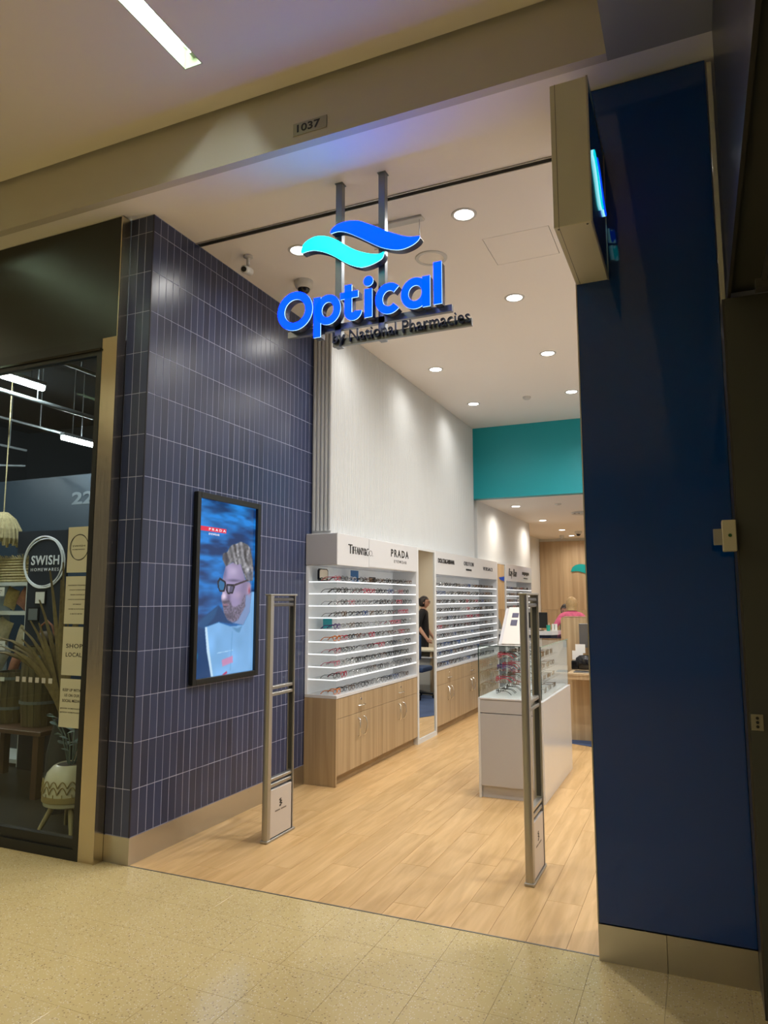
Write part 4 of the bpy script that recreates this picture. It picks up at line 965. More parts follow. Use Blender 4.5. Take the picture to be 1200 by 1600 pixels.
def on_board(y): return 1.182+(y-2.46)*(1.478-1.182)/(2.75-2.46)
for a, b in ((2.665, 2.70), (2.60, 2.645)):
    part('picture', MB().prism([(a, on_board(a)+.001), (a, on_board(a)+.003), (b, on_board(b)+.003), (b, on_board(b)+.001)], 'x', 1.665, 1.72), M['photo'], t, 'small dark picture')

# ================================================================== REAR OF THE SHOP
cp_ = []
for k in range(48):
    a = 2*PI*k/48; px, py = 2.55+1.98*math.cos(a), 6.95+2.48*math.sin(a); cp_.append((min(px, 4.49), py))
obj('carpet', MB().prism(cp_, 'z', 0.0002, 0.004), M['carpet'], None, 'round blue carpet inlay under the consulting desks', 'carpet')
dk = thing('consulting_desk', 'oak desk with a raised screen board right of the glass case', 'desk', (2.5, 4.9, 0.004))
part('desk_top', B((1.80, 4.5, 0.735), (3.2, 5.40, 0.76), 0.002), M['oak'], dk)
part('apron', B((1.812, 4.506, 0.695), (3.19, 4.53, 0.7345)), M['oak'], dk)
part('front_panel', B((1.755, 4.86, 0.0045), (3.15, 4.885, 0.7345)), M['oak'], dk)
part('side_leg', B((3.151, 4.53, 0.0045), (3.18, 5.38, 0.7345)), M['oak'], dk)
sb = []
for a in range(0, 91, 15): sb.append((1.60+0.03-0.03*math.cos(math.radians(a)), 1.332-0.03+0.03*math.sin(math.radians(a))))
sb += [(3.0, 1.332), (3.0, 0.761), (1.80, 0.761), (1.80, 0.5), (1.60, 0.5)]
part('screen_board', MB().prism(sb, 'y', 5.402, 5.42), M['oak'], dk, 'oak privacy board with a rounded corner')
part('board_cap', B((1.64, 5.398, 1.3325), (3.0, 5.424, 1.342)), M['oak_wall'], dk)
mo = thing('desk_monitor', 'grey back of a monitor before the oak screen board', 'monitor', (2.0, 5.2, 0.7605))
part('panel', B((1.835, 5.24, 0.985), (2.33, 5.27, 1.262), 0.004), M['alu_dark'], mo)
part('stand', MB().box((2.05, 5.255, 0.775), (2.11, 5.268, 0.984)), M['alu_dark'], mo)
part('foot', MB().lathe([(0.11, 0.761), (0.11, 0.770), (0.03, 0.775), (0.0001, 0.775)], (2.08, 5.26, 0), 20), M['alu_dark'], mo)
t = thing('desk_case', 'rounded glossy black case on the oak desk', 'case', (1.90, 4.95, 0.7605))
part('body', MB().lathe([(0.085, 0.0), (0.105, 0.02), (0.112, 0.07), (0.10, 0.125), (0.06, 0.155), (0.0001, 0.16)], (1.93, 4.98, 0.761), 24, sx=1.0, sy_=0.6), M['black_gloss'], t, smooth=60)
part('side_box', B((1.785, 4.92, 0.761), (1.86, 5.02, 0.86), 0.012, seg=2), M['black_gloss'], t)
part('handle', MB().tube([(2.035, 4.95, 0.80), (2.055, 4.94, 0.84), (2.035, 4.94, 0.89)], 0.008, 8), M['chrome'], t, smooth=60)
for k, (x, z, w, lab) in enumerate(((1.86, 0.93, 0.11, 'white paper sheet leaning behind the black case'), (1.835, 0.86, 0.12, 'lower white notice above the black case'))):
    t = thing('paper_notice', lab, 'paper', (x, 5.13-0.05*k, 0.7605))
    part('sheet', B((x-w/2, 5.13-0.05*k, z), (x+w/2, 5.132-0.05*k, z+0.10)), M['paper'], t)
    part('holder', B((x-0.03, 5.134-0.05*k, 0.7605), (x+0.03, 5.142-0.05*k, z+0.06)), M['acrylic'], t)
t = thing('keyboard', 'flat grey keyboard near the front edge of the oak desk', 'keyboard', (2.05, 4.66, 0.7605))
part('case', B((1.86, 4.58, 0.7605), (2.30, 4.72, 0.772), 0.003), M['alu_dark'], t)
part('keys', MB().box((1.87, 4.59, 0.7725), (2.29, 4.618, 0.777)).box((1.87, 4.624, 0.7725), (2.29, 4.652, 0.777)).box((1.87, 4.658, 0.7725), (2.29, 4.686, 0.777)), M['black'], t, kind='stuff')

# reception counter
rc = thing('reception_counter', 'navy reception counter with a white top at the rear', 'counter', (0.5, 8.2, 0))
cpts = [(0.345, 7.95), (0.80, 7.95), (0.98, 8.02), (1.06, 8.14), (1.06, 8.5), (0.345, 8.5)]
part('front_panel', MB().prism(cpts, 'z', 0.004, 0.985), M['navy_lam'], rc)
part('counter_top', MB().prism([(a+(0.02 if a > 0.5 else 0), b-0.02) for a, b in cpts], 'z', 0.986, 1.045), M['white_gloss'], rc)
for o in (rc,): pass
mo = thing('reception_monitor', 'black monitor back on the white reception counter', 'monitor', (0.72, 8.2, 1.0455))
part('panel', B((0.56, 8.20, 1.085), (0.90, 8.235, 1.335), 0.004), M['black'], mo)
part('stand', B((0.71, 8.236, 1.05), (0.76, 8.25, 1.2)), M['black'], mo)
part('foot', B((0.64, 8.16, 1.0455), (0.83, 8.30, 1.053)), M['black'], mo)
t = thing('card_holder', 'teal cup beside the monitor on the reception counter', 'cup', (0.915, 8.15, 1.0455))
part('cup', MB().lathe([(0.028, 0), (0.034, 0.09), (0.030, 0.09), (0.025, 0.006), (0.0001, 0.006)], (0.925, 8.15, 1.046), 18), mat('teal_plastic', (0.02, 0.36, 0.27), 0.4), t, smooth=50)
part('pen', MB().tube([(0.925, 8.15, 1.055), (0.935, 8.16, 1.17)], 0.005, 8), M['paper'], t)
t = thing('paper_stack', 'white folder upright on the reception counter beside the teal cup', 'paper', (0.99, 8.3, 1.0455))
part('sheets', B((0.955, 8.28, 1.046), (1.04, 8.30, 1.15)), M['paper'], t)
part('spine', B((0.995, 8.277, 1.06), (1.002, 8.2795, 1.14)), M['print_black'], t)

# wave emblem on the rear wall
wv = thing('wave_emblem', 'flat teal and blue wave emblem on the oak rear wall', 'logo', (1.2, 13.995, 1.7))
def wave_wall(P): return [(0.39+(x-1.049)*2.08, 2.198+(z-3.615)*2.08) for x, z in smooth_poly(P)]
part('wave', MB().prism(wave_wall(AQ), 'y', 13.97, 13.9995), M['teal_flat'], wv, 'teal wave')
part('wave', MB().prism(wave_wall(BL), 'y', 13.97, 13.9995), M['royal_flat'], wv, 'royal blue wave')

# desk and chair seen in the mirror
d2 = thing('white_desk', 'pale topped desk seen in the mirror before the woman', 'desk', (1.9, 7.9, 0.004))
part('desk_top', B((1.42, 7.62, 0.70), (2.7, 8.25, 0.728), 0.003), M['cream'], d2)
part('lower_shelf', B((1.46, 7.60, 0.60), (2.65, 8.0, 0.615)), M['white_gloss'], d2)
part('front_panel', B((1.515, 8.18, 0.0045), (2.595, 8.2, 0.6995)), M['cream'], d2); part('drawer_unit', B((1.515, 7.70, 0.0045), (1.95, 8.175, 0.585)), M['beige'], d2); part('side_leg', B((1.48, 7.66, 0.0045), (1.51, 8.2, 0.6995)), M['oak'], d2); part('side_leg', B((2.6, 7.66, 0.0045), (2.63, 8.2, 0.6995)), M['oak'], d2)
ch = thing('swivel_chair', 'blue seated swivel chair seen in the mirror', 'chair', (1.62, 7.28, 0.004))
part('seat', B((1.40, 7.05, 0.42), (1.86, 7.50, 0.50), 0.03, seg=2), M['blue_fab'], ch, smooth=40)
part('backrest', B((1.42, 6.99, 0.62), (1.84, 7.05, 1.0), 0.025, seg=2), M['blue_fab'], ch, smooth=40)
part('back_bar', B((1.60, 7.0, 0.40), (1.66, 7.02, 0.64)), M['black'], ch)
part('column', MB().tube([(1.63, 7.28, 0.09), (1.63, 7.28, 0.42)], 0.03, 12), M['black'], ch, smooth=40)
for k in range(5):
    a = 2*PI*k/5+0.3; ex, ey = 1.63+0.29*math.cos(a), 7.28+0.29*math.sin(a)
    lg = part('leg', MB().tube([(1.63, 7.28, 0.11), (ex, ey, 0.075)], [0.03, 0.018], 8), M['black'], ch, smooth=50)
    part('castor', MB().lathe([(0.02, -0.012), (0.026, -0.008), (0.026, 0.008), (0.02, 0.012)], (ex, ey, 0.031), 12, axis='x'), M['black_gloss'], lg)

# ================================================================== PEOPLE
def person(label, loc, joints, edges, mats, zone, face, head_c, head_yaw, hair_m, hair_style, head_r=0.105, glasses_on=False, extra=None, head_pitch=0.0, group=None):
    """one skinned body with head joined on; zone(midpoint, nearest segment) picks the clothing"""
    names = list(joints); idx = {n_: i for i, n_ in enumerate(names)}
    me = bpy.data.meshes.new('person'); me.from_pydata([joints[n_][0] for n_ in names], [(idx[a], idx[b]) for a, b in edges], [])
    o = bpy.data.objects.new('person_tmp', me); COL.objects.link(o)
    md = o.modifiers.new('skin', 'SKIN'); md.use_smooth_shade = True; md.branch_smoothing = 0.4
    sv = me.skin_vertices[0].data
    for n_, i in idx.items():
        r = joints[n_][1]; sv[i].radius = r if isinstance(r, tuple) else (r, r)
    roots = {'pelvis'} | {n_ for n_ in names if n_.endswith('_root')}
    for n_ in roots: sv[idx[n_]].use_root = True
    ss = o.modifiers.new('sub', 'SUBSURF'); ss.levels = 2; ss.render_levels = 2
    dg = bpy.context.evaluated_depsgraph_get(); dg.update()
    em = bpy.data.meshes.new_from_object(o.evaluated_get(dg))
    mb = MB(); segs = [(Vector(joints[a][0]), Vector(joints[b][0]), a, b) for a, b in edges]
    for p in em.polygons:
        c = p.center; best = None
        for A, B_, a, b in segs:
            ab = B_-A; t_ = max(0, min(1, (c-A).dot(ab)/max(ab.length_squared, 1e-9))); dd = (A+ab*t_-c).length
            if best is None or dd < best[0]: best = (dd, a, b, t_)
        mb.f.append(list(p.vertices)); mb.m.append(zone(c, best[1], best[2], best[3]))
    mb.v = [v.co[:] for v in em.vertices]
    bpy.data.objects.remove(o); bpy.data.meshes.remove(em)
    # head
    hc = Vector(head_c); hr = head_r
    start = len(mb.v); hd = MB(); n = 20; k = 16
    for i in range(k+1):
        th = PI*i/k; z = -math.cos(th); r = math.sin(th)
        for j in range(n):
            a = 2*PI*j/n; x_, y_ = r*math.cos(a), r*math.sin(a)
            jaw = 1.0-0.28*max(0, -z)**1.2
            px = x_*0.92*(jaw if x_ < 0 else 0.5+0.5*jaw)*1.02; py = y_*0.76*jaw; pz = z*1.14
            if x_ > 0.75 and abs(y_) < 0.22*1.2:                       # nose, brow and chin relief
                if -0.35 < z < 0.12: px += 0.20*(1-abs(y_)/0.27)*max(0, 1-abs(z+0.18)/0.30)
                if z < -0.75: px += 0.06
            hd.v.append((px*hr, py*hr, pz*hr))
    for i in range(k):
        for j in range(n): hd.f.append([i*n+j, i*n+(j+1) % n, (i+1)*n+(j+1) % n, (i+1)*n+j]); hd.m.append(0)
    for s_ in (-1, 1):
        hd.ball((0.80*hr, s_*0.30*hr, 0.06*hr), (0.09*hr, 0.13*hr, 0.075*hr), 8, 5, 6)
        hd.ball((-0.02*hr, s_*0.78*hr, -0.05*hr), (0.16*hr, 0.07*hr, 0.25*hr), 8, 0, 6)
    hd.ball((0.83*hr, 0, -0.60*hr), (0.08*hr, 0.24*hr, 0.055*hr), 8, 4, 6)
    R = Matrix.Rotation(head_yaw, 3, 'Z') @ Matrix.Rotation(head_pitch, 3, 'Y')
    o0 = len(mb.v)
    mb.v += [tuple(R @ Vector(v)+hc) for v in hd.v]
    for f, m_ in zip(hd.f, hd.m): mb.f.append([i+o0 for i in f]); mb.m.append(m_)
    body = obj('person', mb, mats, None, label, 'person', group, smooth=80, loc=loc)
    hair = MB()
    for i in range(15):
        th = PI*i/14; z = math.cos(th)
        for j in range(24):
            a = 2*PI*j/24; x_, y_ = math.sin(th)*math.cos(a), math.sin(th)*math.sin(a)
            wob = 1.0+0.02*math.sin(7*a+3*i)
            if hair_style == 'bob':
                rr = math.sin(min(th, PI*0.62))
                x_, y_ = rr*math.cos(a), rr*math.sin(a); zz = 1.28*z if th < PI/2 else 1.15*z
                if x_ > 0.35 and z < 0.55: x_ = 0.30
                hair.v.append((x_*1.08*hr*wob-0.08*hr, y_*0.98*hr*wob, zz*hr))
            else:
                zz = z
                if x_ > 0.25: zz = max(z, 0.50)
                else: zz = max(z, -0.62)
                hair.v.append((x_*1.0*hr*wob-0.06*hr, y_*0.86*hr*wob, zz*1.22*hr))
    hair.f = [[i*24+j, (i+1)*24+j, (i+1)*24+(j+1) % 24, i*24+(j+1) % 24] for i in range(14) for j in range(24)]; hair.m = [0]*len(hair.f)
    if hair_style == 'bun': hair.ball((-1.05*hr, 0, 0.35*hr), 0.42*hr, 12)
    hair.xf(lambda v: R @ v+hc)
    part('hair', hair, hair_m, body, smooth=70)
    if glasses_on:
        g = MB()
        for s_ in (-1, 1):
            g.tube([(0.98*hr, s_*0.34*hr+0.25*hr*math.cos(a), 0.06*hr+0.19*hr*math.sin(a)) for a in [2*PI*q/12 for q in range(12)]], 0.0022, 4, True)
            g.tube([(0.97*hr, s_*0.58*hr, 0.10*hr), (0.7*hr, s_*0.80*hr, 0.10*hr), (-0.05*hr, s_*0.86*hr, 0.08*hr)], 0.002, 4)
        g.tube([(0.99*hr, -0.09*hr, 0.08*hr), (1.02*hr, 0, 0.1*hr), (0.99*hr, 0.09*hr, 0.08*hr)], 0.002, 4)
        g.xf(lambda v: R @ v+hc)
        part('glasses', g, M['black_gloss'], body)
    return body

def hand_joints(J, E, pre, wrist, d, side_, bend, s=1.0):
    """palm on the forearm chain, five short finger chains rooted in the palm"""
    w = Vector(wrist); d = Vector(d).normalized(); sd = Vector(side_).normalized(); nb = Vector(bend).normalized()
    J[pre+'palm'] = (tuple(w+d*0.06*s), (0.030*s, 0.018*s)); J[pre+'knuckle'] = (tuple(w+d*0.085*s), (0.028*s, 0.014*s))
    E += [(pre+'wrist', pre+'palm'), (pre+'palm', pre+'knuckle')]
    for k, (off, L_) in enumerate(((0.030, 0.068), (0.010, 0.078), (-0.010, 0.073), (-0.028, 0.058))):
        b0 = w+d*0.075*s+sd*off*s
        J[f'{pre}f{k}_root'] = (tuple(b0), 0.0095*s); J[f'{pre}f{k}a'] = (tuple(b0+d*L_*0.5*s+nb*0.008*s), 0.0085*s); J[f'{pre}f{k}b'] = (tuple(b0+d*L_*0.9*s+nb*0.03*s), 0.0075*s)
        E += [(f'{pre}f{k}_root', f'{pre}f{k}a'), (f'{pre}f{k}a', f'{pre}f{k}b')]
    b0 = w+d*0.03*s+sd*0.024*s
    J[pre+'t_root'] = (tuple(b0), 0.011*s); J[pre+'ta'] = (tuple(b0+d*0.03*s+sd*0.026*s), 0.010*s); J[pre+'tb'] = (tuple(b0+d*0.058*s+sd*0.034*s+nb*0.012*s), 0.008*s)
    E += [(pre+'t_root', pre+'ta'), (pre+'ta', pre+'tb')]

def standing(base, yaw, H, lean=0.0, wide=1.0, arms=None, dress=True, arm_skin=True):
    """joints in body space (x forward, y left), then turned by yaw and moved to base"""
    s = H/1.68; J = {}; E = []
    P = lambda x, y, z: (x*s, y*s, z*s)
    J['pelvis'] = (P(0, 0, 0.93), (0.145*s*wide, 0.115*s)); J['belly'] = (P(0.012+lean*.25, 0, 1.07), (0.135*s*wide, 0.11*s)); J['chest'] = (P(0.0+lean*.6, 0, 1.26), (0.150*s*wide, 0.108*s))
    J['collar'] = (P(-0.01+lean*.9, 0, 1.375), (0.110*s, 0.068*s)); J['neck'] = (P(0.0+lean, 0, 1.44), (0.050*s, 0.050*s)); J['skull'] = (P(0.018+lean*1.15, 0, 1.52), (0.052*s, 0.052*s))
    E += [('pelvis', 'belly'), ('belly', 'chest'), ('chest', 'collar'), ('collar', 'neck'), ('neck', 'skull')]
    arms = arms or {}
    for n_, sg in (('l_', 1), ('r_', -1)):
        el, wr = arms.get(n_, ((-0.02, 0.255, 1.085), (0.06, 0.25, 0.86)))
        J[n_+'shoulder'] = (P(-0.005+lean*.8, sg*0.150*wide, 1.325), 0.066*s); J[n_+'elbow'] = (P(el[0], sg*el[1], el[2]), 0.046*s); J[n_+'wrist'] = (P(wr[0], sg*wr[1], wr[2]), 0.029*s)
        E += [('collar', n_+'shoulder'), (n_+'shoulder', n_+'elbow'), (n_+'elbow', n_+'wrist')]
        J[n_+'hip'] = (P(0, sg*0.085, 0.86), 0.096*s); J[n_+'knee'] = (P(0.012, sg*0.095, 0.49), 0.060*s); J[n_+'ankle'] = (P(-0.02, sg*0.10, 0.085), 0.040*s); J[n_+'toe'] = (P(0.13, sg*0.115, 0.032), 0.032*s)
        E += [('pelvis', n_+'hip'), (n_+'hip', n_+'knee'), (n_+'knee', n_+'ankle'), (n_+'ankle', n_+'toe')]
        w, e = Vector(J[n_+'wrist'][0]), Vector(J[n_+'elbow'][0])
        hand_joints(J, E, n_, w, w-e, (1, -0.2*sg, 0) if abs((w-e).normalized().z) > .6 else (0, -sg, 0.1), (0.1, -sg, 0) if abs((w-e).normalized().z) > .6 else (0, 0, -1), s)
    R = Matrix.Rotation(yaw, 3, 'Z'); bb = Vector(base)
    return {k: (tuple(R @ Vector(v[0])+bb), v[1]) for k, v in J.items()}, E, s

# woman in black (only the tall mirror shows her)
WX, WY = 2.09, 8.92
yaw = PI-0.15
J, E, s = standing((WX, WY, 0.004), yaw, 1.62, wide=1.12, arms={'l_': ((-0.04, 0.285, 1.09), (0.10, 0.27, 0.90)), 'r_': ((-0.04, 0.285, 1.09), (0.12, 0.25, 0.89))})
SKMATS = lambda top, bottom: [M['skin'], top, bottom, M['shoe'], M['lip'], M['eye']]
def zone_black(c, a, b, t_):
    if 'toe' in b or c.z < 0.07: return 3
    if a.endswith('elbow') and t_ > 0.12 or 'palm' in b or 'knuckle' in b or a[2:3] in 'ft' and '_' in a[2:] or a.endswith('_root'): return 0
    if 'f' == a[2:3] or a[2:4] in ('ta', 't_'): return 0
    if 'neck' in b and t_ > .4 or 'skull' in b: return 0
    if 'ankle' in b and t_ > 0.1: return 0
    return 1
hc = Vector(J['skull'][0])+Vector((0, 0, 0.02))
person('woman in black dress and glasses seen in the tall mirror', (WX, WY, 0.004), J, E, SKMATS(M['blackcloth'], M['blackcloth']), zone_black, None, hc, yaw, M['hair_dark'], 'bun', 0.104*s, True)

# woman in pink at the counter, back to the entrance, leaning forward
PX, PY = 1.205, 8.72
yaw = PI*0.54
J, E, s = standing((PX, PY, 0.004), yaw, 1.60, lean=0.10, wide=1.12, arms={'l_': ((0.02, 0.30, 1.13), (0.22, 0.30, 1.02)), 'r_': ((0.05, 0.27, 1.12), (0.26, 0.22, 1.06))})
def zone_pink(c, a, b, t_):
    if 'toe' in b or c.z < 0.07: return 3
    if 'palm' in b or 'knuckle' in b or a.endswith('_root') or a[2:3] in ('f',) or a[2:4] in ('ta', 't_'): return 0
    if 'neck' in b and t_ > .6 or 'skull' in b: return 0
    if 'hip' in b or 'knee' in b or 'ankle' in b: return 2
    return 1
hc = Vector(J['skull'][0])+Vector((0, 0, 0.005))
person('blonde person in a pink top seen from behind at the rear counter', (PX, PY, 0.004), J, E, SKMATS(M['pink'], M['trouser']), zone_pink, None, hc, yaw, M['hair_blonde'], 'bob', 0.106*s, head_pitch=0.15)

# dark haired person bending low beyond the pink top
DX, DY = 0.98, 9.45
yaw = -PI*0.46
J, E, s = standing((DX, DY, 0.004), yaw, 1.48, lean=0.03, arms={'l_': ((0.06, 0.25, 1.10), (0.26, 0.16, 1.05)), 'r_': ((0.06, 0.25, 1.10), (0.26, 0.16, 1.05))})
hc = Vector(J['skull'][0])+Vector((0, 0, 0.01))
person('dark haired person facing the counter, half hidden behind the pink top', (DX, DY, 0.004), J, E, SKMATS(M['cush_e'], M['trouser']), zone_pink, None, hc, yaw, M['hair_dark'], 'short', 0.104*s, head_pitch=0.2)

# ================================================================== THE NEIGHBOURING HOMEWARES SHOP
def poster(z0, z1, label, lines, ring_=False):
    x0, x1 = -0.545, -0.372
    t = thing('window_poster', label, 'poster', ((x0+x1)/2, -0.06, z0), 'posters in the neighbouring window')
    part('sheet', B((x0, -0.0605, z0), (x1, -0.0585, z1)), M['poster'], t)
    for txt, a, b, c, d in lines:
        part('lettering', fit_text(txt, x0+(x1-x0)*a, x0+(x1-x0)*b, z0+(z1-z0)*c, z0+(z1-z0)*d, 0.0006, front(-0.0612), bold=0.012, spacing=1.1), M['print_black'], t)
    if ring_:
        cx, cz = (x0+x1)/2+0.012, z0+(z1-z0)*0.55
        part('ring', MB().tube([(cx+0.078*math.cos(a), -0.0612, cz+0.080*math.sin(a)) for a in [2*PI*k/40 for k in range(40)]], 0.0022, 6, True).tube([(cx+0.073*math.cos(a)+.003, -0.0612, cz+0.083*math.sin(a)) for a in [2*PI*k/40 for k in range(40)]], 0.0012, 6, True), M['print_black'], t)
poster(1.718, 2.008, 'topmost cream poster with a black ring in the neighbouring window', [('SWISH', .24, .86, .56, .60), ('HOMEWARES', .24, .86, .49, .515)], True)
poster(1.396, 1.694, 'cream poster with seven short lines below the ring poster', [('HANDMADE TREASURES', .12, .97, .80, .822), ('UNIQUE HOMEWARES', .2, .97, .70, .722), ('MADE AUSTRALIA', .27, .95, .60, .622), ('UNIQUE ACCESSORIES', .15, .97, .50, .522), ('WOMENS', .40, .80, .40, .422), ('HOME & KITCHEN', .2, .95, .30, .322), ('& MUCH MORE', .29, .88, .20, .222)])
poster(1.080, 1.378, 'cream SHOP LOCAL poster in the neighbouring window', [('SHOP', .18, .97, .56, .65), ('LOCAL', .18, .95, .38, .47)])
poster(0.764, 1.058, 'lowest cream poster about social media above the planter', [('KEEP UP WITH', .13, .97, .74, .80), ('US ON OUR', .22, .94, .63, .69), ('SOCIAL MEDIA', .12, .97, .52, .58), ('@SWISH HOMEWARES', .04, .97, .37, .405), ('@SWISH HOMEWARES', .04, .97, .29, .325)])
for k in range(6):
    x = -0.925+k*0.058
    o = obj('window_decal', B((x-0.016, -0.0605, 1.022), (x+0.016, -0.0588, 1.054)), M['decal'], None, f'small frosted square on the neighbouring window, {ORD[k]} from the left', 'decal', 'row of frosted squares on the neighbouring window')

# ceiling services
def batten(p0, p1, label):
    t = thing('batten_light', label, 'light', ((p0[0]+p1[0])/2, (p0[1]+p1[1])/2, p0[2]))
    x, z = p0[0], p0[2]
    part('body', B((x-0.035, p0[1], z+0.022), (x+0.035, p1[1], z+0.06), 0.004), M['sw_grey'], t)
    part('tube', MB().tube([(x, p0[1]+0.01, z), (x, p1[1]-0.01, z)], 0.028, 12), M['sw_tube'], t, smooth=40)
    for y in (p0[1]+0.15, p1[1]-0.15): part('hanger', MB().tube([(x, y, z+0.06), (x, y, 4.3)], 0.005, 6), M['sw_grey'], t)
batten((-2.64, 0.3, 3.6), (-2.64, 1.46, 3.6), 'near glowing batten light in the neighbouring shop')
batten((-3.48, 2.45, 3.4), (-3.48, 3.15, 3.4), 'farther glowing batten light in the neighbouring shop')
batten((-5.6, 0.6, 3.6), (-5.6, 2.2, 3.6), 'batten light deep in the neighbouring shop beyond the frame')
for x, z, r, lab in ((-2.77, 3.5, 0.022, 'near grey ceiling pipe in the neighbouring shop'), (-3.66, 3.5, 0.014, 'middle thin pipe in the neighbouring shop'), (-4.9, 3.5, 0.016, 'far thin pipe in the neighbouring shop'), (-2.2, 3.75, 0.02, 'uppermost pipe near the neighbouring glass')):
    t = thing('ceiling_pipe', lab, 'pipe', (x, 1.8, z))
    part('pipe', MB().tube([(x, 0.15, z), (x, 3.15, z)], r, 10), M['sw_grey'], t, smooth=40)
    for y in (0.7, 1.5, 2.3, 2.9): part('hanger', MB().tube([(x, y, z+r), (x, y, 4.3)], 0.006, 6), M['sw_grey'], t)
o = obj('hanging_cable', MB().tube([(-4.6, 2.9-0.4*k, 3.12+0.012*(k-3)**2) for k in range(7)], 0.012, 8), M['sw_grey'], None, 'pale cable sagging across the neighbouring shop ceiling', 'cable', smooth=40)
nl = thing('reflected_letters', 'faint reversed letters on the slate wall of the neighbouring shop', 'lettering', (-3.9, 3.198, 2.7))
part('letters', fit_text('22', -4.09, -3.72, 2.74, 2.90, 0.004, front(3.195), bold=0.03), M['sw_reflect'], nl)  # a mirrored sign's reflection in the window, painted as flat pale letters

# name board with the ring
bd = thing('shop_name_board', 'slate SWISH board with white rings inside the neighbouring window', 'sign', (-2.52, 1.46, 0.0))
part('board', MB().prism([(-2.69, 0.0), (-2.2, 0.0), (-2.2, 2.19), (-2.85, 2.2), (-2.85, 1.985), (-2.69, 1.985)], 'y', 1.445, 1.465), M['sw_board'], bd)
rm = MB()
for k, (rx, rz, dx, dz) in enumerate(((0.262, 0.242, 0, 0), (0.252, 0.235, -.012, .012), (0.259, 0.229, .008, -.008), (0.247, 0.242, -.02, .0))):
    rm.tube([(-2.48+dx+rx*math.cos(a), 1.440, 1.895+dz+rz*math.sin(a)) for a in [2*PI*q/44 for q in range(44)]], 0.006, 6, True)
part('ring', rm, M['sw_letters'], bd, kind='stuff')
part('lettering', fit_text('SWISH', -2.65, -2.29, 1.87, 1.96, 0.004, front(1.439), bold=0.02, spacing=1.1), M['sw_letters'], bd, 'white lettering')
part('lettering', fit_text('HOMEWARES', -2.65, -2.29, 1.812, 1.842, 0.004, front(1.439), spacing=1.4), M['sw_letters'], bd, 'white lettering')
for k, (x, z, m) in enumerate(((-2.50, 1.50, 'paper'), (-2.58, 1.345, 'sw_grey'))):
    t = thing('framed_notice', ('small white framed notice below the white rings' if k == 0 else 'small grey framed notice below the white rings'), 'notice', (x, 1.44, z))
    part('frame', B((x-0.07, 1.433, z), (x+0.07, 1.4445, z+0.13)), M['black'], t); part('sheet', B((x-0.058, 1.431, z+0.012), (x+0.058, 1.4325, z+0.118)), M[m], t)

# white cube shelf with cushions
sh = thing('cube_shelf', 'white open shelf with cushions inside the neighbouring window', 'shelf', (-3.3, 1.65, 0))
for x in (-2.745, -3.42, -4.1): part('upright', B((x-0.02, 1.5, 0), (x+0.02, 1.85, 1.715)), M['sw_white'], sh)
for z in (1.70, 1.42, 0.78, 0.05):
    part('board', B((-4.08, 1.5, z-0.02), (-3.44, 1.85, z+0.015)), M['sw_white'], sh); part('board', B((-3.40, 1.5, z-0.02), (-2.765, 1.85, z+0.015)), M['sw_white'], sh)
def cushion(c, w, h, rx, ry, rz, m, label):
    N = 10; mb = MB(); V_ = []
    for sgn in (-1, 1):
        for i in range(N+1):
            for j in range(N+1):
                u, v = i/N*2-1, j/N*2-1; pf = (1-abs(u)**2.4)*(1-abs(v)**2.4)
                pin = 1-0.07*(1-abs(u)**2)*(abs(v)) if True else 1
                mb.v.append((u*w/2*(1-.06*(1-v*v)*abs(u)), sgn*0.04*pf**0.6, v*h/2*(1-.06*(1-u*u)*abs(v))))
    K = (N+1)**2
    for i in range(N):
        for j in range(N):
            a = i*(N+1)+j; mb.f.append([a, a+N+1, a+N+2, a+1]); b = a+K; mb.f.append([b, b+1, b+N+2, b+N+1]); mb.m += [0, 0]
    R = Matrix.Rotation(rz, 3, 'Z') @ Matrix.Rotation(ry, 3, 'Y') @ Matrix.Rotation(rx, 3, 'X')
    mb.xf(lambda v: R @ v+Vector(c))
    return obj('cushion', mb, M[m], None, label, 'cushion', 'cushions on the white shelf', smooth=60)
cushion((-2.90, 1.60, 1.555), 0.15, 0.20, 0.0, 0.55, 0.0, 'cush_b', 'rust brown cushion leaning in the top right of the white shelf')
cushion((-3.08, 1.60, 1.56), 0.17, 0.21, 0.0, 0.35, 0.0, 'cush_d', 'mustard textured cushion beside the rust cushion')
cushion((-2.90, 1.74, 1.27), 0.22, 0.17, 0.0, -0.3, 0.0, 'cush_e', 'grey cushion just under the upper board')
cushion((-3.16, 1.58, 1.20), 0.20, 0.34, 0.0, 0.4, 0.0, 'cush_a', 'pale patterned cushion at the left of the white shelf')
cushion((-3.00, 1.69, 1.12), 0.22, 0.28, 0.0, 0.45, 0.0, 'cush_c', 'dark brown cushion in the middle of the white shelf')
cushion((-2.86, 1.57, 1.17), 0.15, 0.26, 0.0, 0.25, 0.0, 'cush_a', 'cream animal print cushion at the right post')
cushion((-3.04, 1.48, 0.97), 0.16, 0.34, 0.0, 0.55, 0.0, 'cush_e', 'long grey cushion leaning low in the white shelf')
cushion((-2.84, 1.48, 0.92), 0.11, 0.24, 0.0, 0.35, 0.0, 'cush_b', 'rust cushion low beside the right post')
for x, z, lab in ((-3.03, 1.58, 'white price tag upper left on the white shelf'), (-2.98, 1.07, 'white price tag lower left on the white shelf')):
    t = thing('price_tag', lab, 'tag', (x, 1.42, z)); part('card', B((x-0.09, 1.418, z), (x+0.07, 1.422, z+0.085), 0.001), M['paper'], t)
    part('print', MB().box((x-0.07, 1.4165, z+0.05), (x+0.04, 1.4175, z+0.056)).box((x-0.07, 1.4165, z+0.03), (x+0.02, 1.4175, z+0.036)), M['grey_text'], t, kind='stuff')
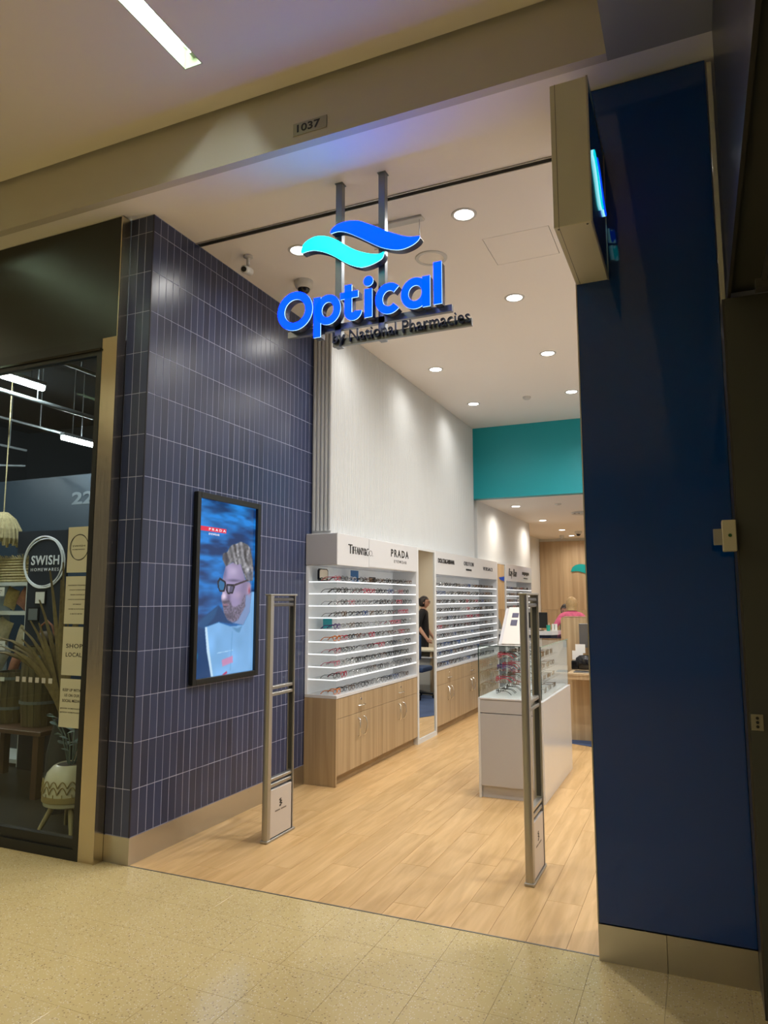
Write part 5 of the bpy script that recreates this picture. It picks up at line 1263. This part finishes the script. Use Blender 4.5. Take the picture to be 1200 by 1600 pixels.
# seagrass basket on the shelf
bk = thing('seagrass_basket', 'long fringed seagrass basket on top of the white shelf', 'basket', (-3.05, 1.62, 1.716))
mb = MB()
for k in range(9): mb.box((-3.45, 1.5+0.002*(k % 2), 1.717+k*0.0265), (-2.72+0.004*(k % 2), 1.8, 1.7405+k*0.0265), 0, 0.008)
part('weave', mb, M['straw'], bk, kind='stuff')
mb = MB(); rr = random.Random(4)
for k in range(46):
    x = -3.44+k*0.0158; mb.tube([(x, 1.5, 1.945), (x+rr.uniform(-.012, .012), 1.485, 1.972+rr.uniform(-.01, .012))], 0.004, 4)
for k in range(14):
    z = 1.73+k*0.0165; mb.tube([(-2.72, 1.52, z), (-2.695+rr.uniform(-.01, .008), 1.50, z+rr.uniform(-.012, .012))], 0.004, 4)
part('fringe', mb, M['straw'], bk, kind='stuff')
# straw pendant
pl = thing('straw_pendant', 'straw pendant lampshade at the left edge of the neighbouring window', 'lamp', (-3.14, 1.5, 2.06))
mb = MB(); c = (-3.14, 1.5)
for k in range(26):
    a = 2*PI*k/26; mb.tube([(c[0]+r*math.cos(a), c[1]+r*math.sin(a), z) for r, z in ((0.03, 2.40), (0.10, 2.33), (0.15, 2.23), (0.165, 2.14), (0.155, 2.07+0.02*(k % 3)))], [0.012, 0.02, 0.022, 0.02, 0.012], 5)
part('shade', mb, M['straw'], pl, kind='stuff'); part('cord', MB().tube([(c[0], c[1], 2.40), (c[0], c[1], 4.3)], 0.006, 6), M['straw'], pl)
# barrels on a table
def barrel(cx, cy_, z0, h, r, label):
    t = thing('barrel_planter', label, 'planter', (cx, cy_, z0)); n = 18
    for k in range(n):
        a0, a1 = 2*PI*(k+.03)/n, 2*PI*(k+.97)/n
        mb = MB(); L_ = [(0.86, 0.0), (0.97, 0.3), (1.0, 0.6), (0.97, 1.0)]
        vs = [(cx+r*q*math.cos(a), cy_+r*q*math.sin(a), z0+h*w) for q, w in L_ for a in (a0, a1)]+[(cx+(r*q-0.012)*math.cos(a), cy_+(r*q-0.012)*math.sin(a), z0+h*w) for q, w in L_ for a in (a0, a1)]
        fs = []
        for i in range(3): b = 2*i; fs += [[b, b+1, b+3, b+2], [8+b, 8+b+2, 8+b+3, 8+b+1], [b, b+2, 8+b+2, 8+b], [b+1, 8+b+1, 8+b+3, b+3]]
        fs += [[0, 8, 9, 1], [6, 7, 15, 14]]
        part('stave', mb.add(vs, fs), M['barrel'], t)
    for w, q in ((0.30, 0.975), (0.88, 0.985)): part('hoop', MB().lathe([(r*q+.0005, -0.012), (r*q+0.004, -0.012), (r*q+0.004, 0.012), (r*q+.0005, 0.012)], (cx, cy_, z0+h*w), 28, caps=False), M['sw_grey'], t)
    part('bottom', MB().lathe([(0.0001, 0), (r*0.84, 0), (r*0.84, 0.015), (0.0001, 0.015)], (cx, cy_, z0), 20), M['barrel'], t)
    part('tag', B((cx+0.02, cy_-r-0.012, z0+h*0.84), (cx+0.07, cy_-r-0.009, z0+h*0.92)), M['paper'], t)
barrel(-1.92, 1.0, 0.52, 0.64, 0.165, 'taller dark stained barrel planter beside the posters')
barrel(-2.26, 1.02, 0.52, 0.42, 0.15, 'shorter barrel planter left of the taller barrel')
tb = thing('display_table', 'dark timber table carrying the two barrels', 'table', (-2.2, 1.05, 0))
part('table_top', B((-2.75, 0.75, 0.482), (-1.62, 1.35, 0.518), 0.004), M['table_wood'], tb)
for x in (-2.68, -1.69):
    for y in (0.80, 1.30): part('leg', B((x-0.03, y-0.03, 0), (x+0.03, y+0.03, 0.4815)), M['table_wood'], tb)
# handbag on the taller barrel
hb = thing('wicker_handbag', 'brown woven handbag on the rim of the taller barrel', 'bag', (-1.92, 1.02, 1.163))
part('pouch', MB().ball((-1.92, 1.03, 1.225), (0.10, 0.06, 0.062), 16), M['cush_c'], hb, smooth=60)
part('strap', MB().tube([(-2.01, 1.03, 1.24), (-1.98, 1.02, 1.33), (-1.92, 1.02, 1.37), (-1.86, 1.02, 1.33), (-1.83, 1.03, 1.24)], 0.009, 6), M['cush_b'], hb, smooth=60)
# dried palm leaves in a floor vase
dp = thing('dried_palm_arrangement', 'dried palm leaves behind the cream posters', 'dried plant', (-1.28, 0.62, 0))
part('vase', MB().lathe([(0.075, 0.0), (0.10, 0.12), (0.095, 0.42), (0.055, 0.62), (0.06, 0.66), (0.05, 0.66), (0.045, 0.62), (0.0001, 0.3)], (-1.26, 0.62, 0.0), 22), M['sw_dark'], dp, smooth=50)
rr = random.Random(9)
for k in range(16):
    ang = -0.75+k*0.075; L_ = 0.66+rr.uniform(-.12, .30); bx, bz = -1.26, 0.66; w = 0.026
    pts = []; n = 7
    for i in range(n):
        q = i/(n-1); a = ang*(0.4+0.75*q)
        pts.append((bx+math.sin(a)*L_*q*1.25, 0.62-0.10*q+0.05*math.sin(k*2.1)*q, bz+math.cos(a)*L_*q*1.35-0.22*q*q*abs(ang)))
    mb = MB()
    for i, p in enumerate(pts):
        ww = w*math.sin(PI*min(0.97, 0.08+0.92*i/(n-1)))+0.002; d = rr.uniform(.8, 1.1)
        mb.v += [(p[0]-ww*math.cos(ang)*d, p[1], p[2]+ww*math.sin(ang)*d), (p[0], p[1]-0.012, p[2]), (p[0]+ww*math.cos(ang)*d, p[1], p[2]-ww*math.sin(ang)*d)]
    for i in range(n-1):
        for j in range(2): mb.f.append([i*3+j, i*3+j+1, i*3+j+4, i*3+j+3]); mb.m.append(0)
    part('leaf', mb, M['palm'], dp, smooth=60)
# planter on timber legs
pc = (-0.80, 0.30)
pt = thing('leggy_planter', 'cream ceramic planter with woven band on splayed timber legs', 'planter', (pc[0], pc[1], 0))
part('pot', MB().lathe([(0.0001, 0.185), (0.135, 0.185), (0.165, 0.20), (0.172, 0.24), (0.168, 0.33), (0.150, 0.40), (0.115, 0.44), (0.095, 0.452), (0.09, 0.445), (0.0001, 0.43)], (pc[0], pc[1], 0), 32), M['pot'], pt, smooth=50)
part('woven_band', MB().lathe([(0.1722, 0.225), (0.176, 0.228), (0.1755, 0.262), (0.1725, 0.265)], (pc[0], pc[1], 0), 32, caps=False), M['pot_band'], pt, smooth=40)
mb = MB()
for k in range(18):
    a = 2*PI*k/18; d = PI/18
    for zb, rb, hgt in ((0.285, 0.1735, 0.045), (0.325, 0.171, 0.04)):
        mb.tube([(pc[0]+(rb+.003-0.09*(hgt*math.sin(PI*q/8)))*math.cos(a-d+2*d*q/8), pc[1]+(rb+.003-0.09*(hgt*math.sin(PI*q/8)))*math.sin(a-d+2*d*q/8), zb+hgt*math.sin(PI*q/8)) for q in range(9)], 0.0035, 5)
    mb.tube([(pc[0]+0.1745*math.cos(a), pc[1]+0.1745*math.sin(a), 0.262), (pc[0]+0.1745*math.cos(a), pc[1]+0.1745*math.sin(a), 0.285)], 0.003, 5)
part('lattice', mb, M['pot_band'], pt, kind='stuff', smooth=60)
for k in range(4):
    a = PI/4+k*PI/2+0.12
    part('leg', MB().tube([(pc[0]+0.10*math.cos(a), pc[1]+0.10*math.sin(a), 0.19), (pc[0]+0.20*math.cos(a), pc[1]+0.20*math.sin(a), 0.0)], [0.02, 0.012], 10), M['leg_wood'], pt, smooth=50)
part('soil', MB().lathe([(0.0001, 0.446), (0.088, 0.446)], (pc[0], pc[1], 0), 20, caps=False), M['soil'], pt)
pp = thing('rubber_plant', 'dusty leafed plant growing in the cream planter', 'plant', (pc[0], pc[1], 0.447))
rr = random.Random(5)
for k in range(7):
    a = 2*PI*k/7+0.3; L_ = rr.uniform(0.16, 0.30); ex, ey, ez = pc[0]+math.cos(a)*L_*0.75, pc[1]+0.02+math.sin(a)*L_*0.4, 0.447+L_*1.15
    st = part('stem', MB().tube([(pc[0]+.02*math.cos(a), pc[1]+.02*math.sin(a), 0.447), ((pc[0]+ex)/2, (pc[1]+ey)/2, 0.447+L_*0.75), (ex, ey, ez)], [0.006, 0.005, 0.003], 6), M['leaf'], pp, smooth=60)
    for q in range(4):
        f = 0.4+0.2*q; bx, by, bz = pc[0]+(ex-pc[0])*f, pc[1]+(ey-pc[1])*f, 0.447+(ez-0.447)*f*1.02; b = a+(1.1 if q % 2 else -1.1); l_ = rr.uniform(.07, .10)
        P0, P1 = Vector((bx, by, bz)), Vector((bx+math.cos(b)*l_, by+math.sin(b)*l_*0.7, bz+0.02)); sdv = Vector((-math.sin(b), math.cos(b), 0.15))*0.022; md = (P0+P1)/2+Vector((0, 0, .012))
        q1, q2 = P0.lerp(P1, .3), P0.lerp(P1, .72)
        part('leaf', MB().add([P0, q1+sdv, q2+sdv*.8, P1, q2-sdv*.8, q1-sdv, md], [[0, 5, 6, 1], [1, 6, 2], [6, 5, 4], [6, 4, 3, 2]]), M['leaf'], st, smooth=60)
def rattan_basket(cx, cy_, z0, r, h, label):
    t = thing('rattan_basket', label, 'basket', (cx, cy_, z0)); mb = MB()
    for k in range(20):
        a = 2*PI*k/20; mb.tube([(cx+r*0.85*math.cos(a), cy_+r*0.85*math.sin(a), z0+.004), (cx+r*math.cos(a), cy_+r*math.sin(a), z0+h)], 0.005, 5)
    for q in range(5): mb.tube([(cx+r*(0.85+.15*q/4)*math.cos(a), cy_+r*(0.85+.15*q/4)*math.sin(a), z0+.006+(h-.006)*q/4) for a in [2*PI*k/24 for k in range(24)]], 0.006, 5, True)
    part('weave', mb, M['rattan'], t, kind='stuff', smooth=60)
    part('base', MB().lathe([(0.0001, 0), (r*.84, 0), (r*.84, .008), (0.0001, .008)], (cx, cy_, z0), 20), M['rattan'], t)
    part('handle', MB().tube([(cx-r, cy_, z0+h), (cx-r*.7, cy_, z0+h+.09), (cx, cy_, z0+h+.13), (cx+r*.7, cy_, z0+h+.09), (cx+r, cy_, z0+h)], 0.008, 6), M['rattan'], t, smooth=60)
rattan_basket(-1.32, 0.95, 0.0, 0.15, 0.26, 'dark rattan basket on the floor behind the planter')
st_ = thing('basket_stand', 'low dark stool carrying the upper rattan basket', 'stool', (-1.30, 1.35, 0))
part('seat', B((-1.5, 1.17, 0.40), (-1.1, 1.53, 0.43)), M['table_wood'], st_)
for x in (-1.46, -1.14):
    for y in (1.21, 1.49): part('leg', B((x-.02, y-.02, 0), (x+.02, y+.02, 0.3995)), M['table_wood'], st_)
rattan_basket(-1.30, 1.35, 0.431, 0.14, 0.20, 'rattan basket on the low stool behind the plant')
